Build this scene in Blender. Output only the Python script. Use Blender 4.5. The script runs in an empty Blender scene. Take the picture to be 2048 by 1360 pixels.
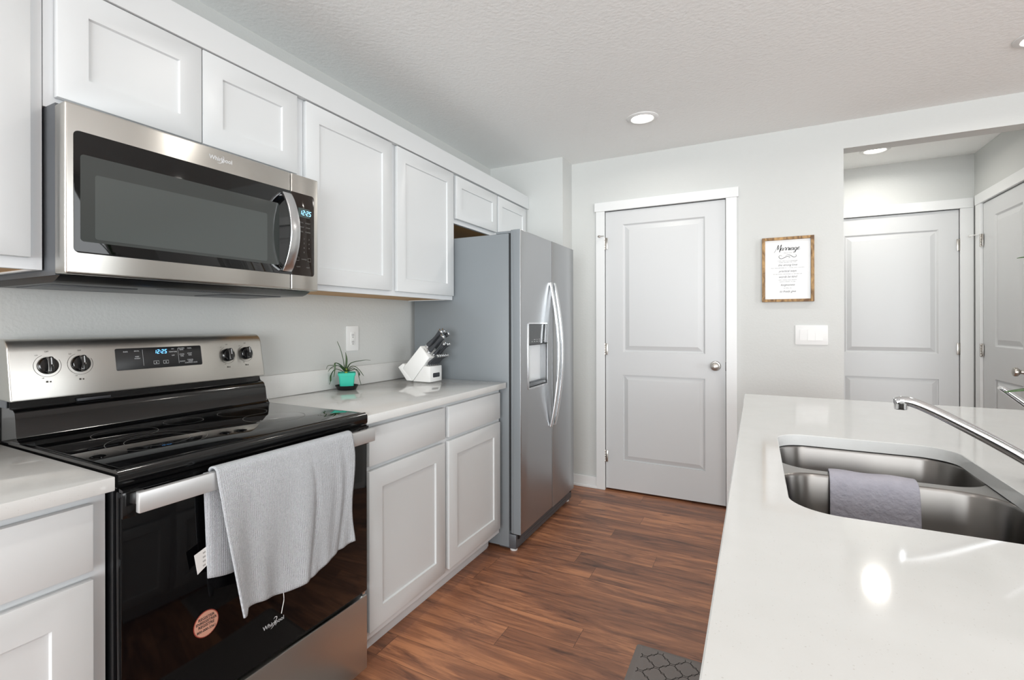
import bpy, bmesh, math, random
from mathutils import Vector, Matrix
random.seed(7)
SC = bpy.context.scene
COL = SC.collection
PI = math.pi

# ------------------------------------------------------------------ camera
CAM = Vector((1.8337, -0.5464, 1.2351)); YAW = -0.49921; ROLL = -0.002
R_ = Vector((math.cos(YAW), -math.sin(YAW), 0)); F_ = Vector((math.sin(YAW), math.cos(YAW), 0)); Z_ = Vector((0, 0, 1))
cx = R_ * math.cos(ROLL) + Z_ * math.sin(ROLL)
cy = -R_ * math.sin(ROLL) + Z_ * math.cos(ROLL)
cam_d = bpy.data.cameras.new('camera'); cam = bpy.data.objects.new('camera', cam_d); COL.objects.link(cam)
m = Matrix.Identity(4)
for i in range(3):
    m[i][0] = cx[i]; m[i][1] = cy[i]; m[i][2] = -F_[i]; m[i][3] = CAM[i]
cam.matrix_world = m
cam_d.sensor_fit = 'HORIZONTAL'; cam_d.sensor_width = 36.0
cam_d.lens = 36.0 * 992.67 / 2048
cam_d.shift_x = (1024 - 970.7) / 2048
cam_d.shift_y = (645.8 - 680) / 2048
cam_d.clip_start = 0.02
SC.camera = cam

# ------------------------------------------------------------------ light
SC.view_settings.view_transform = 'Standard'
SC.view_settings.look = 'None'
SC.view_settings.gamma = 1.0
SC.view_settings.use_curve_mapping = False
SC.view_settings.exposure = 0.08
SC.cycles.caustics_reflective = False
SC.cycles.caustics_refractive = False
world = bpy.data.worlds.new('sky'); SC.world = world; world.use_nodes = True
wb = world.node_tree.nodes['Background']; wb.inputs[0].default_value = (0.75, 0.87, 1.0, 1); wb.inputs[1].default_value = 0.5

def area(name, loc, direction, sx, sy, power, color=(1, 1, 1), shape='RECTANGLE'):
    l = bpy.data.lights.new(name, 'AREA'); l.shape = shape; l.size = sx
    if shape == 'RECTANGLE': l.size_y = sy
    l.energy = power; l.color = color
    o = bpy.data.objects.new(name, l); COL.objects.link(o)
    o.location = loc
    o.rotation_euler = Vector(direction).to_track_quat('-Z', 'Y').to_euler()
    return o
# daylight arriving through the big east window and an added south one
area('daylight_east', (6.64, -0.6, 1.2), (-1, 0, 0), 4.2, 2.1, 135, (0.95, 0.978, 0.99))
area('fill_daylight_south', (3.1, -4.44, 1.2), (0, 1, 0), 5.6, 2.1, 440, (0.95, 0.978, 0.99))  # fill from behind the viewer, through the added window

# ------------------------------------------------------------------ materials
def lin(c):
    out = []
    for v in c[:3]:
        v /= 255.0
        out.append(v / 12.92 if v <= 0.04045 else ((v + 0.055) / 1.055) ** 2.4)
    return (*out, 1)
MATS = {}
def mat(name, rgb, rough=0.5, metal=0.0, coat=0.0, spec=0.5, emit=None, estr=0.0):
    if name in MATS: return MATS[name]
    M = bpy.data.materials.new(name); M.use_nodes = True
    b = M.node_tree.nodes['Principled BSDF']
    b.inputs['Base Color'].default_value = lin(rgb)
    b.inputs['Roughness'].default_value = rough
    b.inputs['Metallic'].default_value = metal
    b.inputs['Coat Weight'].default_value = coat
    b.inputs['Specular IOR Level'].default_value = spec
    if emit:
        b.inputs['Emission Color'].default_value = lin(emit); b.inputs['Emission Strength'].default_value = estr
    MATS[name] = M
    return M
class NT:
    def __init__(s, M):
        s.t = M.node_tree; s.b = s.t.nodes['Principled BSDF']
    def n(s, kind, **kw):
        x = s.t.nodes.new(kind)
        for k, v in kw.items():
            if k.startswith('i_'):
                key = k[2:]
                x.inputs[int(key) if key.isdigit() else key].default_value = v
            else: setattr(x, k, v)
        return x
    def l(s, a, b): s.t.links.new(a, b)
    def math(s, op, a, b=None):
        x = s.n('ShaderNodeMath', operation=op)
        for i, v in enumerate((a, b)):
            if v is None: continue
            if isinstance(v, (int, float)): x.inputs[i].default_value = v
            else: s.l(v, x.inputs[i])
        return x.outputs[0]
    def coords(s, scale=(1, 1, 1), kind='Object'):
        tc = s.n('ShaderNodeTexCoord'); mp = s.n('ShaderNodeMapping')
        mp.inputs['Scale'].default_value = scale
        s.l(tc.outputs[kind], mp.inputs[0]); return mp.outputs[0]
    def bump(s, h, strength, dist=0.01):
        b = s.n('ShaderNodeBump', i_Strength=strength, i_Distance=dist)
        s.l(h, b.inputs['Height']); s.l(b.outputs[0], s.b.inputs['Normal'])
def textured(name, rgb, rough, nscale, strength, dist=0.002, detail=3):
    """painted drywall with a fine sprayed texture"""
    M = mat(name, rgb, rough); t = NT(M)
    nz = t.n('ShaderNodeTexNoise', i_Scale=nscale, i_Detail=detail); t.l(t.coords(), nz.inputs['Vector'])
    t.bump(nz.outputs[0], strength, dist); return M
WALL = textured('wall_paint', (204, 206, 204), 0.65, 90, 0.35)
CEIL = textured('ceiling_paint', (246, 248, 247), 0.8, 60, 0.5, 0.004)
TRIM = mat('white_trim_paint', (228, 230, 230), 0.35)
DOORM = mat('white_door_paint', (206, 208, 209), 0.38)
CAB = mat('white_cabinet_paint', (215, 218, 219), 0.32)
CABIN = mat('white_cabinet_shell', (220, 223, 225), 0.4)
WOODU = mat('tan_cabinet_underside', (196, 150, 92), 0.5)
def brushed(name, rgb, rough, scale, aniso, tangent, bump=0.04):
    M = mat(name, rgb, rough, 1.0); t = NT(M)
    nz = t.n('ShaderNodeTexNoise', i_Scale=1.0, i_Detail=2.0); t.l(t.coords(scale), nz.inputs['Vector'])
    mr = t.n('ShaderNodeMapRange'); mr.inputs[3].default_value = rough * 0.9; mr.inputs[4].default_value = rough * 1.1
    t.l(nz.outputs[0], mr.inputs[0]); t.l(mr.outputs[0], t.b.inputs['Roughness'])
    if aniso:
        t.b.inputs['Anisotropic'].default_value = aniso
        v = t.n('ShaderNodeCombineXYZ')
        for i in range(3): v.inputs[i].default_value = tangent[i]
        t.l(v.outputs[0], t.b.inputs['Tangent'])
    return M
STEEL = brushed('stainless_brushed_across', (203, 201, 196), 0.30, (60, 3, 900), 0.75, (0, 0, 1))
FRIDGEM = brushed('stainless_brushed_upright', (176, 178, 180), 0.34, (900, 900, 900), 0.5, (0, 0, 1))
SINKM = mat('stainless_sink', (140, 137, 134), 0.32, 1.0)
_t = NT(SINKM); SINKM.node_tree.nodes['Principled BSDF'].inputs['Anisotropic'].default_value = 0.75
_v = _t.n('ShaderNodeCombineXYZ'); _v.inputs[2].default_value = 1.0; _t.l(_v.outputs[0], _t.b.inputs['Tangent'])
HANDLEM = mat('satin_steel_handle', (214, 216, 218), 0.22, 1.0)
OVENH = mat('satin_oven_handle', (216, 217, 217), 0.38, 0.7)
CHROME = mat('polished_chrome', (214, 216, 218), 0.09, 1.0)
NICKEL = mat('satin_nickel', (186, 182, 176), 0.28, 1.0)
BLACKG = mat('black_gloss_enamel', (9, 9, 10), 0.12, 0, 0.3)
GLASSB = mat('black_ceramic_glass', (6, 6, 7), 0.035)
OVENG = mat('black_oven_glass', (5, 5, 6), 0.05, spec=0.3)
BLACKP = mat('black_plastic', (22, 23, 25), 0.3)
MWWIN = mat('microwave_screen_glass', (60, 64, 63), 0.06)
MWWIN2 = mat('microwave_screen_mesh', (76, 81, 80), 0.08)
MWPANEL = mat('brown_black_control_glass', (32, 24, 19), 0.08)
GREYP = mat('fridge_side_grey', (126, 132, 136), 0.38)
GREYD = mat('dark_grey_metal', (92, 95, 99), 0.4, 0.3)
DARKP = mat('dark_grey_plastic', (52, 54, 58), 0.4)
WHITEP = mat('white_plastic', (230, 231, 230), 0.45)
SLOT = mat('dark_slot', (70, 70, 70), 0.6)
INK = mat('black_ink', (35, 35, 38), 0.7)
INKW = mat('white_print', (210, 212, 214), 0.5)
INKG = mat('grey_print', (120, 120, 118), 0.5)
INKB = mat('dark_print_on_steel', (70, 66, 60), 0.5)
LED = mat('blue_white_digits', (120, 190, 255), 0.4, emit=(90, 170, 255), estr=2.2)
LCD = mat('display_window', (70, 84, 82), 0.12)
LEDC = mat('pale_blue_digits', (150, 215, 255), 0.4, emit=(130, 205, 255), estr=1.6)
LENS = mat('lit_lamp_lens', (255, 253, 248), 0.5, emit=(255, 250, 240), estr=7.0)
PEACH = mat('peach_sticker_paper', (214, 160, 138), 0.6)
REDR = mat('red_sticker_ring', (150, 62, 50), 0.6)
TEAL = mat('teal_pot_plastic', (58, 190, 165), 0.4)
SAUC = mat('black_saucer_plastic', (14, 15, 16), 0.35)
SOIL = mat('dark_soil', (40, 30, 22), 0.9)
LEAFM = mat('dark_green_leaf', (52, 78, 42), 0.45)
LEAFC = mat('yellow_green_leaf_base', (150, 175, 70), 0.5)
LEAFB = mat('glossy_green_leaf', (48, 88, 30), 0.3)
KBW = mat('white_knife_block_paint', (240, 240, 238), 0.4)
KHAND = mat('charcoal_knife_handle', (60, 62, 66), 0.4)
MATM = mat('taupe_cushion_mat', (128, 121, 117), 0.65)
MATL = mat('dark_mat_groove', (46, 42, 40), 0.8)
PAPER = mat('white_print_board', (243, 244, 244), 0.6)
TAGM = mat('white_fabric_tag', (232, 232, 230), 0.8)
THREAD = mat('white_thread', (226, 226, 224), 0.8)
GAPSHADE = mat('gasket_gap_shade', (22, 23, 25), 0.7)  # gasket colour darkened to stand in for shade in the door gap

def quartz():
    M = mat('white_speckled_quartz', (230, 230, 226), 0.08, 0, 0.0); t = NT(M)
    c = t.coords()
    nw = t.n('ShaderNodeTexNoise', i_Scale=260.0, i_Detail=2.0); t.l(c, nw.inputs['Vector'])
    v = t.n('ShaderNodeTexVoronoi', i_Scale=300.0); t.l(c, v.inputs['Vector'])
    d = t.math('LESS_THAN', t.math('ADD', v.outputs['Distance'], t.math('MULTIPLY', nw.outputs[0], 0.5)), 0.46)
    sep = t.n('ShaderNodeSeparateColor'); t.l(v.outputs['Color'], sep.inputs[0])
    g = t.math('GREATER_THAN', sep.outputs[0], 0.80)
    f = t.math('MULTIPLY', t.math('MULTIPLY', d, g), t.math('MULTIPLY', sep.outputs[1], 0.42))
    n2 = t.n('ShaderNodeTexNoise', i_Scale=14.0, i_Detail=4.0); t.l(c, n2.inputs['Vector'])
    mx0 = t.n('ShaderNodeMix', data_type='RGBA'); mx0.inputs[6].default_value = lin((211, 212, 210)); mx0.inputs[7].default_value = lin((219, 220, 219))
    t.l(n2.outputs[0], mx0.inputs[0])
    mx = t.n('ShaderNodeMix', data_type='RGBA'); mx.inputs[7].default_value = lin((170, 166, 158))
    t.l(mx0.outputs[2], mx.inputs[6]); t.l(f, mx.inputs[0]); t.l(mx.outputs[2], t.b.inputs['Base Color'])
    return M
QUARTZ = quartz()

def floor_mat():
    M = mat('brown_vinyl_planks', (120, 78, 54), 0.38); t = NT(M)
    tc = t.n('ShaderNodeTexCoord'); sp = t.n('ShaderNodeSeparateXYZ'); t.l(tc.outputs['Object'], sp.inputs[0])
    X, Y = sp.outputs[0], sp.outputs[1]
    W, L = 0.13, 1.22
    yr = t.math('DIVIDE', t.math('ADD', Y, 0.03), W); row = t.math('FLOOR', yr)
    wn = t.n('ShaderNodeTexWhiteNoise', noise_dimensions='1D'); t.l(row, wn.inputs['W'])
    xs = t.math('DIVIDE', t.math('ADD', X, t.math('MULTIPLY', wn.outputs[0], 5.3)), L); colf = t.math('FLOOR', xs)
    cid = t.n('ShaderNodeCombineXYZ'); t.l(row, cid.inputs[0]); t.l(colf, cid.inputs[1])
    w2 = t.n('ShaderNodeTexWhiteNoise', noise_dimensions='3D'); t.l(cid.outputs[0], w2.inputs['Vector'])
    pid = w2.outputs[0]
    fy = t.math('FRACT', yr); fx = t.math('FRACT', xs)
    ey = t.math('MINIMUM', fy, t.math('SUBTRACT', 1.0, fy)); ex = t.math('MINIMUM', fx, t.math('SUBTRACT', 1.0, fx))
    seam = t.math('MINIMUM', t.math('DIVIDE', ey, 0.010), t.math('DIVIDE', ex, 0.0012))
    seam = t.math('MINIMUM', seam, 1.0)
    def grain(sx, sy, sc, det, dist, off):
        cb = t.n('ShaderNodeCombineXYZ')
        t.l(t.math('MULTIPLY', X, sx), cb.inputs[0]); t.l(t.math('MULTIPLY', Y, sy), cb.inputs[1]); t.l(t.math('MULTIPLY', pid, off), cb.inputs[2])
        nz = t.n('ShaderNodeTexNoise', i_Scale=sc, i_Detail=det, i_Distortion=dist, i_Roughness=0.6); t.l(cb.outputs[0], nz.inputs['Vector'])
        return nz.outputs[0]
    g1 = grain(1.0, 7.0, 2.0, 5.0, 1.0, 40.0)
    g2 = grain(2.2, 46.0, 2.0, 4.0, 0.8, 17.0)
    g3 = grain(1.6, 8.0, 1.7, 4.0, 1.6, 91.0)
    v = t.math('ADD', t.math('ADD', t.math('MULTIPLY', g1, 0.66), t.math('MULTIPLY', g2, 0.24)), t.math('MULTIPLY', pid, 0.13))
    v = t.math('SUBTRACT', v, t.math('MULTIPLY', t.math('MAXIMUM', t.math('SUBTRACT', g3, 0.54), 0.0), 0.9))
    cr = t.n('ShaderNodeValToRGB'); t.l(v, cr.inputs[0])
    e = cr.color_ramp.elements
    e[0].position = 0.25; e[0].color = lin((78, 55, 45)); e[1].position = 0.66; e[1].color = lin((198, 137, 98))
    k = e.new(0.40); k.color = lin((118, 80, 62)); k = e.new(0.53); k.color = lin((154, 104, 77))
    mx = t.n('ShaderNodeMix', data_type='RGBA'); mx.inputs[6].default_value = lin((74, 50, 40)); t.l(seam, mx.inputs[0]); t.l(cr.outputs[0], mx.inputs[7])
    t.l(mx.outputs[2], t.b.inputs['Base Color'])
    h = t.math('ADD', t.math('MULTIPLY', g2, 0.35), seam)
    t.bump(h, 0.25, 0.002)
    return M
FLOORM = floor_mat()

def cloth_mat(name, c1, c2, sc, ribs):
    M = mat(name, c1, 0.9); t = NT(M)
    n1 = t.n('ShaderNodeTexNoise', i_Scale=sc, i_Detail=3.0); t.l(t.coords(), n1.inputs['Vector'])
    mx = t.n('ShaderNodeMix', data_type='RGBA'); mx.inputs[6].default_value = lin(c1); mx.inputs[7].default_value = lin(c2)
    t.l(n1.outputs[0], mx.inputs[0]); t.l(mx.outputs[2], t.b.inputs['Base Color'])
    tc = t.n('ShaderNodeTexCoord'); sp = t.n('ShaderNodeSeparateXYZ'); t.l(tc.outputs['Object'], sp.inputs[0])
    a = t.math('SINE', t.math('MULTIPLY', sp.outputs[1], ribs)); b = t.math('SINE', t.math('MULTIPLY', sp.outputs[2], ribs * 0.8))
    n2 = t.n('ShaderNodeTexNoise', i_Scale=sc * 3, i_Detail=2.0); t.l(t.coords(), n2.inputs['Vector'])
    wv = 0.0 if ribs < 1000 else 1.0
    h = t.math('ADD', t.math('ADD', t.math('MULTIPLY', a, 0.5 * wv), t.math('MULTIPLY', b, 0.12 * wv)), t.math('MULTIPLY', n2.outputs[0], 2.0))
    t.bump(h, 0.8, 0.002)
    return M
TOWELM = cloth_mat('grey_knit_towel', (176, 181, 187), (224, 227, 231), 260, 2300)
CLOTHM = cloth_mat('slate_dish_cloth', (156, 155, 167), (182, 180, 189), 30, 700)
def wood_frame():
    M = mat('stained_pine', (160, 122, 76), 0.6); t = NT(M)
    n1 = t.n('ShaderNodeTexNoise', i_Scale=12.0, i_Detail=4.0, i_Distortion=1.0); t.l(t.coords((3, 3, 1.2)), n1.inputs['Vector'])
    cr = t.n('ShaderNodeValToRGB'); t.l(n1.outputs[0], cr.inputs[0]); e = cr.color_ramp.elements
    e[0].position = .35; e[0].color = lin((104, 74, 44)); e[1].position = .65; e[1].color = lin((188, 150, 98))
    t.l(cr.outputs[0], t.b.inputs['Base Color']); return M
PINE = wood_frame()
def pane_mat():
    M = bpy.data.materials.new('clear_window_glass'); M.use_nodes = True; t = M.node_tree; t.nodes.clear()
    o = t.nodes.new('ShaderNodeOutputMaterial'); a = t.nodes.new('ShaderNodeBsdfTransparent'); g = t.nodes.new('ShaderNodeBsdfGlossy')
    g.inputs['Roughness'].default_value = 0.02; fr = t.nodes.new('ShaderNodeFresnel'); mx = t.nodes.new('ShaderNodeMixShader')
    t.links.new(fr.outputs[0], mx.inputs[0]); t.links.new(a.outputs[0], mx.inputs[1]); t.links.new(g.outputs[0], mx.inputs[2]); t.links.new(mx.outputs[0], o.inputs[0])
    return M
PANE = pane_mat()

# ------------------------------------------------------------------ mesh helpers
ROOT = {}
def NB(): return bmesh.new()
def frame(o, xd, yd):
    xd = Vector(xd).normalized(); yd = Vector(yd).normalized(); zd = xd.cross(yd)
    M = Matrix.Identity(4)
    for i in range(3): M[i][0] = xd[i]; M[i][1] = yd[i]; M[i][2] = zd[i]; M[i][3] = o[i]
    return M
def xplane(x, y=0, z=0): return frame((x, y, z), (0, 1, 0), (0, 0, 1))      # faces +x: local (y, z, out)
def yplane(y, x=0, z=0): return frame((x, y, z), (1, 0, 0), (0, 0, 1))      # faces -y: local (x, z, out)
def box(bm, lo, hi, bev=0.0, seg=2, M=None):
    lo = Vector(lo); hi = Vector(hi)
    vs = [bm.verts.new((x, y, z)) for x in (lo.x, hi.x) for y in (lo.y, hi.y) for z in (lo.z, hi.z)]
    F = [(0, 1, 3, 2), (4, 6, 7, 5), (0, 4, 5, 1), (2, 3, 7, 6), (0, 2, 6, 4), (1, 5, 7, 3)]
    fs = [bm.faces.new([vs[i] for i in f]) for f in F]
    es = list({e for f in fs for e in f.edges})
    if M is not None: bmesh.ops.transform(bm, matrix=M, verts=vs)
    if bev > 0: bmesh.ops.bevel(bm, geom=es, offset=bev, segments=seg, profile=0.5, affect='EDGES', clamp_overlap=True)
def prism(bm, pts, d0, d1, M, bev=0.0, seg=2):
    """closed 2-D outline in M's local xy, extruded from local z d0 to d1"""
    a = [bm.verts.new(M @ Vector((p[0], p[1], d0))) for p in pts]
    b = [bm.verts.new(M @ Vector((p[0], p[1], d1))) for p in pts]
    n = len(pts)
    fb = bm.faces.new(list(reversed(a))); ft = bm.faces.new(b)
    for i in range(n): bm.faces.new((a[i], a[(i + 1) % n], b[(i + 1) % n], b[i]))
    if bev > 0:
        bmesh.ops.bevel(bm, geom=list(set(ft.edges)), offset=bev, segments=seg, profile=0.5, affect='EDGES', clamp_overlap=True)
def rrect(x0, y0, x1, y1, r, n=6):
    if not isinstance(r, (tuple, list)): r = (r, r, r, r)
    out = []
    for (cx_, cy_, a0, rr) in ((x1, y1, 0, r[0]), (x0, y1, 90, r[1]), (x0, y0, 180, r[2]), (x1, y0, 270, r[3])):
        ox = cx_ - rr if cx_ == x1 else cx_ + rr; oy = cy_ - rr if cy_ == y1 else cy_ + rr
        if rr <= 1e-6: out.append((cx_, cy_)); continue
        for i in range(n + 1):
            a = math.radians(a0 + 90 * i / n); out.append((ox + rr * math.cos(a), oy + rr * math.sin(a)))
    return out
def circ(x, y, r, n=28, ry=None):
    ry = ry or r
    return [(x + r * math.cos(2 * PI * i / n), y + ry * math.sin(2 * PI * i / n)) for i in range(n)]
def lathe(bm, prof, M, n=28, cap=True):
    """profile (radius, height) revolved about M's local z"""
    rings = []
    for r, h in prof:
        if r < 1e-6: rings.append([bm.verts.new(M @ Vector((0, 0, h)))])
        else: rings.append([bm.verts.new(M @ Vector((r * math.cos(2 * PI * i / n), r * math.sin(2 * PI * i / n), h))) for i in range(n)])
    for a, b in zip(rings, rings[1:]):
        if len(a) == 1 and len(b) == 1: continue
        for i in range(n):
            j = (i + 1) % n
            if len(a) == 1: bm.faces.new((a[0], b[j], b[i]))
            elif len(b) == 1: bm.faces.new((a[i], a[j], b[0]))
            else: bm.faces.new((a[i], a[j], b[j], b[i]))
    if cap:
        if len(rings[0]) > 1: bm.faces.new(list(reversed(rings[0])))
        if len(rings[-1]) > 1: bm.faces.new(rings[-1])
def smooth_pts(p, k=6):
    P = [Vector(q) for q in p]; out = []
    for i in range(len(P) - 1):
        a = P[max(i - 1, 0)]; b = P[i]; c = P[i + 1]; d = P[min(i + 2, len(P) - 1)]
        for j in range(k):
            t = j / k
            out.append(0.5 * ((2 * b) + (c - a) * t + (2 * a - 5 * b + 4 * c - d) * t * t + (3 * b - a - 3 * c + d) * t ** 3))
    out.append(P[-1]); return out
def tube(bm, pts, r, n=10, ry=None, up=(0, 0, 1), cap=True):
    """swept oval; r and ry may be functions of t in 0..1"""
    rings = []; N = len(pts); up = Vector(up)
    for i, p in enumerate(pts):
        p = Vector(p); d = (Vector(pts[min(i + 1, N - 1)]) - Vector(pts[max(i - 1, 0)])).normalized()
        s = d.cross(up)
        if s.length < 1e-4: s = d.cross(Vector((1, 0, 0)))
        s.normalize(); u = s.cross(d).normalized(); t = i / (N - 1)
        a = r(t) if callable(r) else r
        b = (ry(t) if callable(ry) else ry) if ry is not None else a
        rings.append([bm.verts.new(p + s * a * math.cos(2 * PI * k / n) + u * b * math.sin(2 * PI * k / n)) for k in range(n)])
    for a, b in zip(rings, rings[1:]):
        for i in range(n): bm.faces.new((a[i], a[(i + 1) % n], b[(i + 1) % n], b[i]))
    if cap: bm.faces.new(list(reversed(rings[0]))); bm.faces.new(rings[-1])
def bar(bm, pts, w, h, side=(0, 1, 0), bev=0.0):
    """swept rectangle, w along side, h across"""
    rings = []; N = len(pts); side = Vector(side)
    for i, p in enumerate(pts):
        p = Vector(p); d = (Vector(pts[min(i + 1, N - 1)]) - Vector(pts[max(i - 1, 0)])).normalized()
        u = side.cross(d).normalized(); t = i / (N - 1)
        ww = w(t) if callable(w) else w; hh = h(t) if callable(h) else h
        prof = rrect(-ww / 2, -hh / 2, ww / 2, hh / 2, min(ww, hh) * 0.28, 3)
        rings.append([bm.verts.new(p + side * a + u * b) for a, b in prof])
    n = len(rings[0])
    for a, b in zip(rings, rings[1:]):
        for i in range(n): bm.faces.new((a[i], a[(i + 1) % n], b[(i + 1) % n], b[i]))
    bm.faces.new(list(reversed(rings[0]))); bm.faces.new(rings[-1])
def ribbon(bm, pts, w, M, lift=0.0):
    """flat stroke in M's local xy"""
    N = len(pts); A = []; B = []
    for i in range(N):
        p = Vector(pts[i][:2]); a = Vector(pts[max(i - 1, 0)][:2]); b = Vector(pts[min(i + 1, N - 1)][:2])
        d = b - a
        d = d.normalized() if d.length > 1e-9 else Vector((1, 0))
        q = Vector((-d.y, d.x)); ww = w(i / (N - 1)) if callable(w) else w
        A.append(bm.verts.new(M @ Vector((p.x + q.x * ww / 2, p.y + q.y * ww / 2, lift)))); B.append(bm.verts.new(M @ Vector((p.x - q.x * ww / 2, p.y - q.y * ww / 2, lift))))
    for i in range(N - 1): bm.faces.new((A[i], B[i], B[i + 1], A[i + 1]))
def text(bm, s, size, M, align='CENTER', shear=0.0, space=1.0, bold=0.0):
    c = bpy.data.curves.new('lettering', 'FONT'); c.body = s; c.size = size; c.align_x = align; c.align_y = 'CENTER'; c.shear = shear
    c.space_character = space; c.offset = bold; c.extrude = size * 0.01; c.resolution_u = 3
    o = bpy.data.objects.new('lettering', c); COL.objects.link(o)
    dg = bpy.context.evaluated_depsgraph_get(); me = bpy.data.meshes.new_from_object(o.evaluated_get(dg))
    me.transform(M); bm.from_mesh(me)
    bpy.data.objects.remove(o); bpy.data.curves.remove(c); bpy.data.meshes.remove(me)
SEG = {'0': 'abcdef', '1': 'bc', '2': 'abged', '5': 'afgcd'}
def digits(bm, s, h, M):
    x = 0; w = h * 0.5; t = h * 0.13
    def sg(x0, y0, x1, y1):
        sk = lambda a, b: (a + b * 0.14, b)
        prism(bm, [sk(x0, y0), sk(x1, y0), sk(x1, y1), sk(x0, y1)], 0, 0.0004, M)
    for ch in s:
        if ch == ':':
            sg(x, h * .28, x + t, h * .28 + t); sg(x, h * .62, x + t, h * .62 + t); x += t * 2.2; continue
        for k in SEG[ch]:
            g = t * .15
            if k == 'a': sg(x + g, h - t, x + w - g, h)
            if k == 'g': sg(x + t, h / 2 - t / 2, x + w - t, h / 2 + t / 2)
            if k == 'd': sg(x + g, 0, x + w - g, t)
            if k == 'b': sg(x + w - t, h / 2 + g, x + w, h - t)
            if k == 'c': sg(x + w - t, t, x + w, h / 2 - g)
            if k == 'f': sg(x, h / 2 + g, x + t, h - t)
            if k == 'e': sg(x, t, x + t, h / 2 - g)
        x += w + t * 1.6
def put(name, bm, material, parent=None, smooth=True, loc=None, angle=35):
    """link one mesh object; vertices are given in world space unless loc is None and parent is rotated"""
    bmesh.ops.remove_doubles(bm, verts=bm.verts, dist=1e-6)
    bmesh.ops.recalc_face_normals(bm, faces=bm.faces)
    off = ROOT.get(parent.name, Vector()) if parent is not None else (Vector(loc) if loc is not None else Vector())
    if off.length > 0: bmesh.ops.translate(bm, verts=bm.verts, vec=-off)
    me = bpy.data.meshes.new(name)
    if smooth:
        for f in bm.faces: f.smooth = True
        ca = math.cos(math.radians(angle))
        for e in bm.edges:
            if len(e.link_faces) == 2:
                if e.link_faces[0].normal.dot(e.link_faces[1].normal) < ca: e.smooth = False
    bm.to_mesh(me); bm.free()
    for mm in (material if isinstance(material, (list, tuple)) else [material]): me.materials.append(mm)
    o = bpy.data.objects.new(name, me); COL.objects.link(o)
    if parent is not None:
        o.parent = parent
        ROOT[o.name] = off
    elif loc is not None: o.location = off; ROOT[o.name] = off
    return o
def tag(o, label, cat, group=None, kind=None):
    if label: o['label'] = label
    if cat: o['category'] = cat
    if group: o['group'] = group
    if kind: o['kind'] = kind
    return o
def thing(name, loc, label, cat, group=None, kind=None):
    o = bpy.data.objects.new(name, None); COL.objects.link(o); o.location = loc; o.empty_display_size = 0.1
    ROOT[o.name] = Vector(loc)
    return tag(o, label, cat, group, kind)
def struct(name, bm, material, label, cat):
    return tag(put(name, bm, material, smooth=False), label, cat, kind='structure')
def copy_tree(src, loc, label, group):
    r = src.copy(); COL.objects.link(r); r.location = loc; r['label'] = label
    if group: r['group'] = group
    for ch in list(src.children):
        c = ch.copy(); COL.objects.link(c); c.parent = r
        for g in list(ch.children):
            d = g.copy(); COL.objects.link(d); d.parent = c
    return r

# ------------------------------------------------------------------ the room
ZC = 2.446; YF = 3.107; YH = 4.269; XH = 3.214; XR = 6.5; YB = -4.3
b = NB(); box(b, (-0.12, YB - 0.12, -0.1), (XR + 0.12, YH + 0.12, 0)); struct('floor', b, FLOORM, 'brown wood-look plank floor', 'floor')
b = NB(); box(b, (-0.12, YB - 0.12, ZC), (XR + 0.12, YH + 0.12, ZC + 0.1)); struct('ceiling', b, CEIL, 'pale grey textured ceiling', 'ceiling')
b = NB(); box(b, (-0.12, YB - 0.12, 0), (0, YF + 1.16, ZC)); struct('wall_left', b, WALL, 'pale grey wall behind the range and wall cabinets', 'wall')
b = NB(); box(b, (0, 2.904, 0), (0.597, 3.25, ZC)); struct('wall_back_left', b, WALL, 'pale grey wall jog beside the refrigerator', 'wall')
b = NB()
box(b, (0.597, YF, 0), (0.838, YF + 0.115, ZC)); box(b, (0.838, YF, 2.075), (1.674, YF + 0.115, ZC)); box(b, (1.674, YF, 0), (2.298, YF + 0.115, ZC))
box(b, (2.298, YF, 2.28), (XH, YF + 0.115, ZC)); box(b, (XH, YF, 0), (XR, YF + 0.115, ZC))
struct('wall_back', b, WALL, 'pale grey back wall with the pantry door and hall opening', 'wall')
b = NB(); box(b, (0.0, 3.9, 0), (2.15, 4.0, ZC)); struct('wall_pantry', b, WALL, 'pantry wall behind the closed door', 'wall')
b = NB(); box(b, (2.15, YF + 0.115, 0), (2.25, YH, ZC)); struct('wall_hall_left', b, WALL, 'left wall of the small hall', 'wall')
b = NB(); box(b, (2.15, YH, 0), (2.314, YH + 0.12, ZC)); box(b, (3.150, YH, 0), (XH + 0.1, YH + 0.12, ZC)); box(b, (2.314, YH, 2.075), (3.150, YH + 0.12, ZC)); box(b, (2.31, YH + 0.06, 0), (3.155, YH + 0.12, 2.08)); struct('wall_hall_back', b, WALL, 'pale wall at the end of the small hall', 'wall')
b = NB(); box(b, (XH, YF + 0.115, 0), (XH + 0.1, 3.37, ZC)); box(b, (XH, 4.128, 0), (XH + 0.1, YH, ZC)); box(b, (XH, 3.37, 2.075), (XH + 0.1, 4.128, ZC)); box(b, (XH + 0.06, 3.36, 0), (XH + 0.1, 4.14, 2.08)); struct('wall_hall_right', b, WALL, 'pale wall on the right of the small hall', 'wall')
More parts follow.
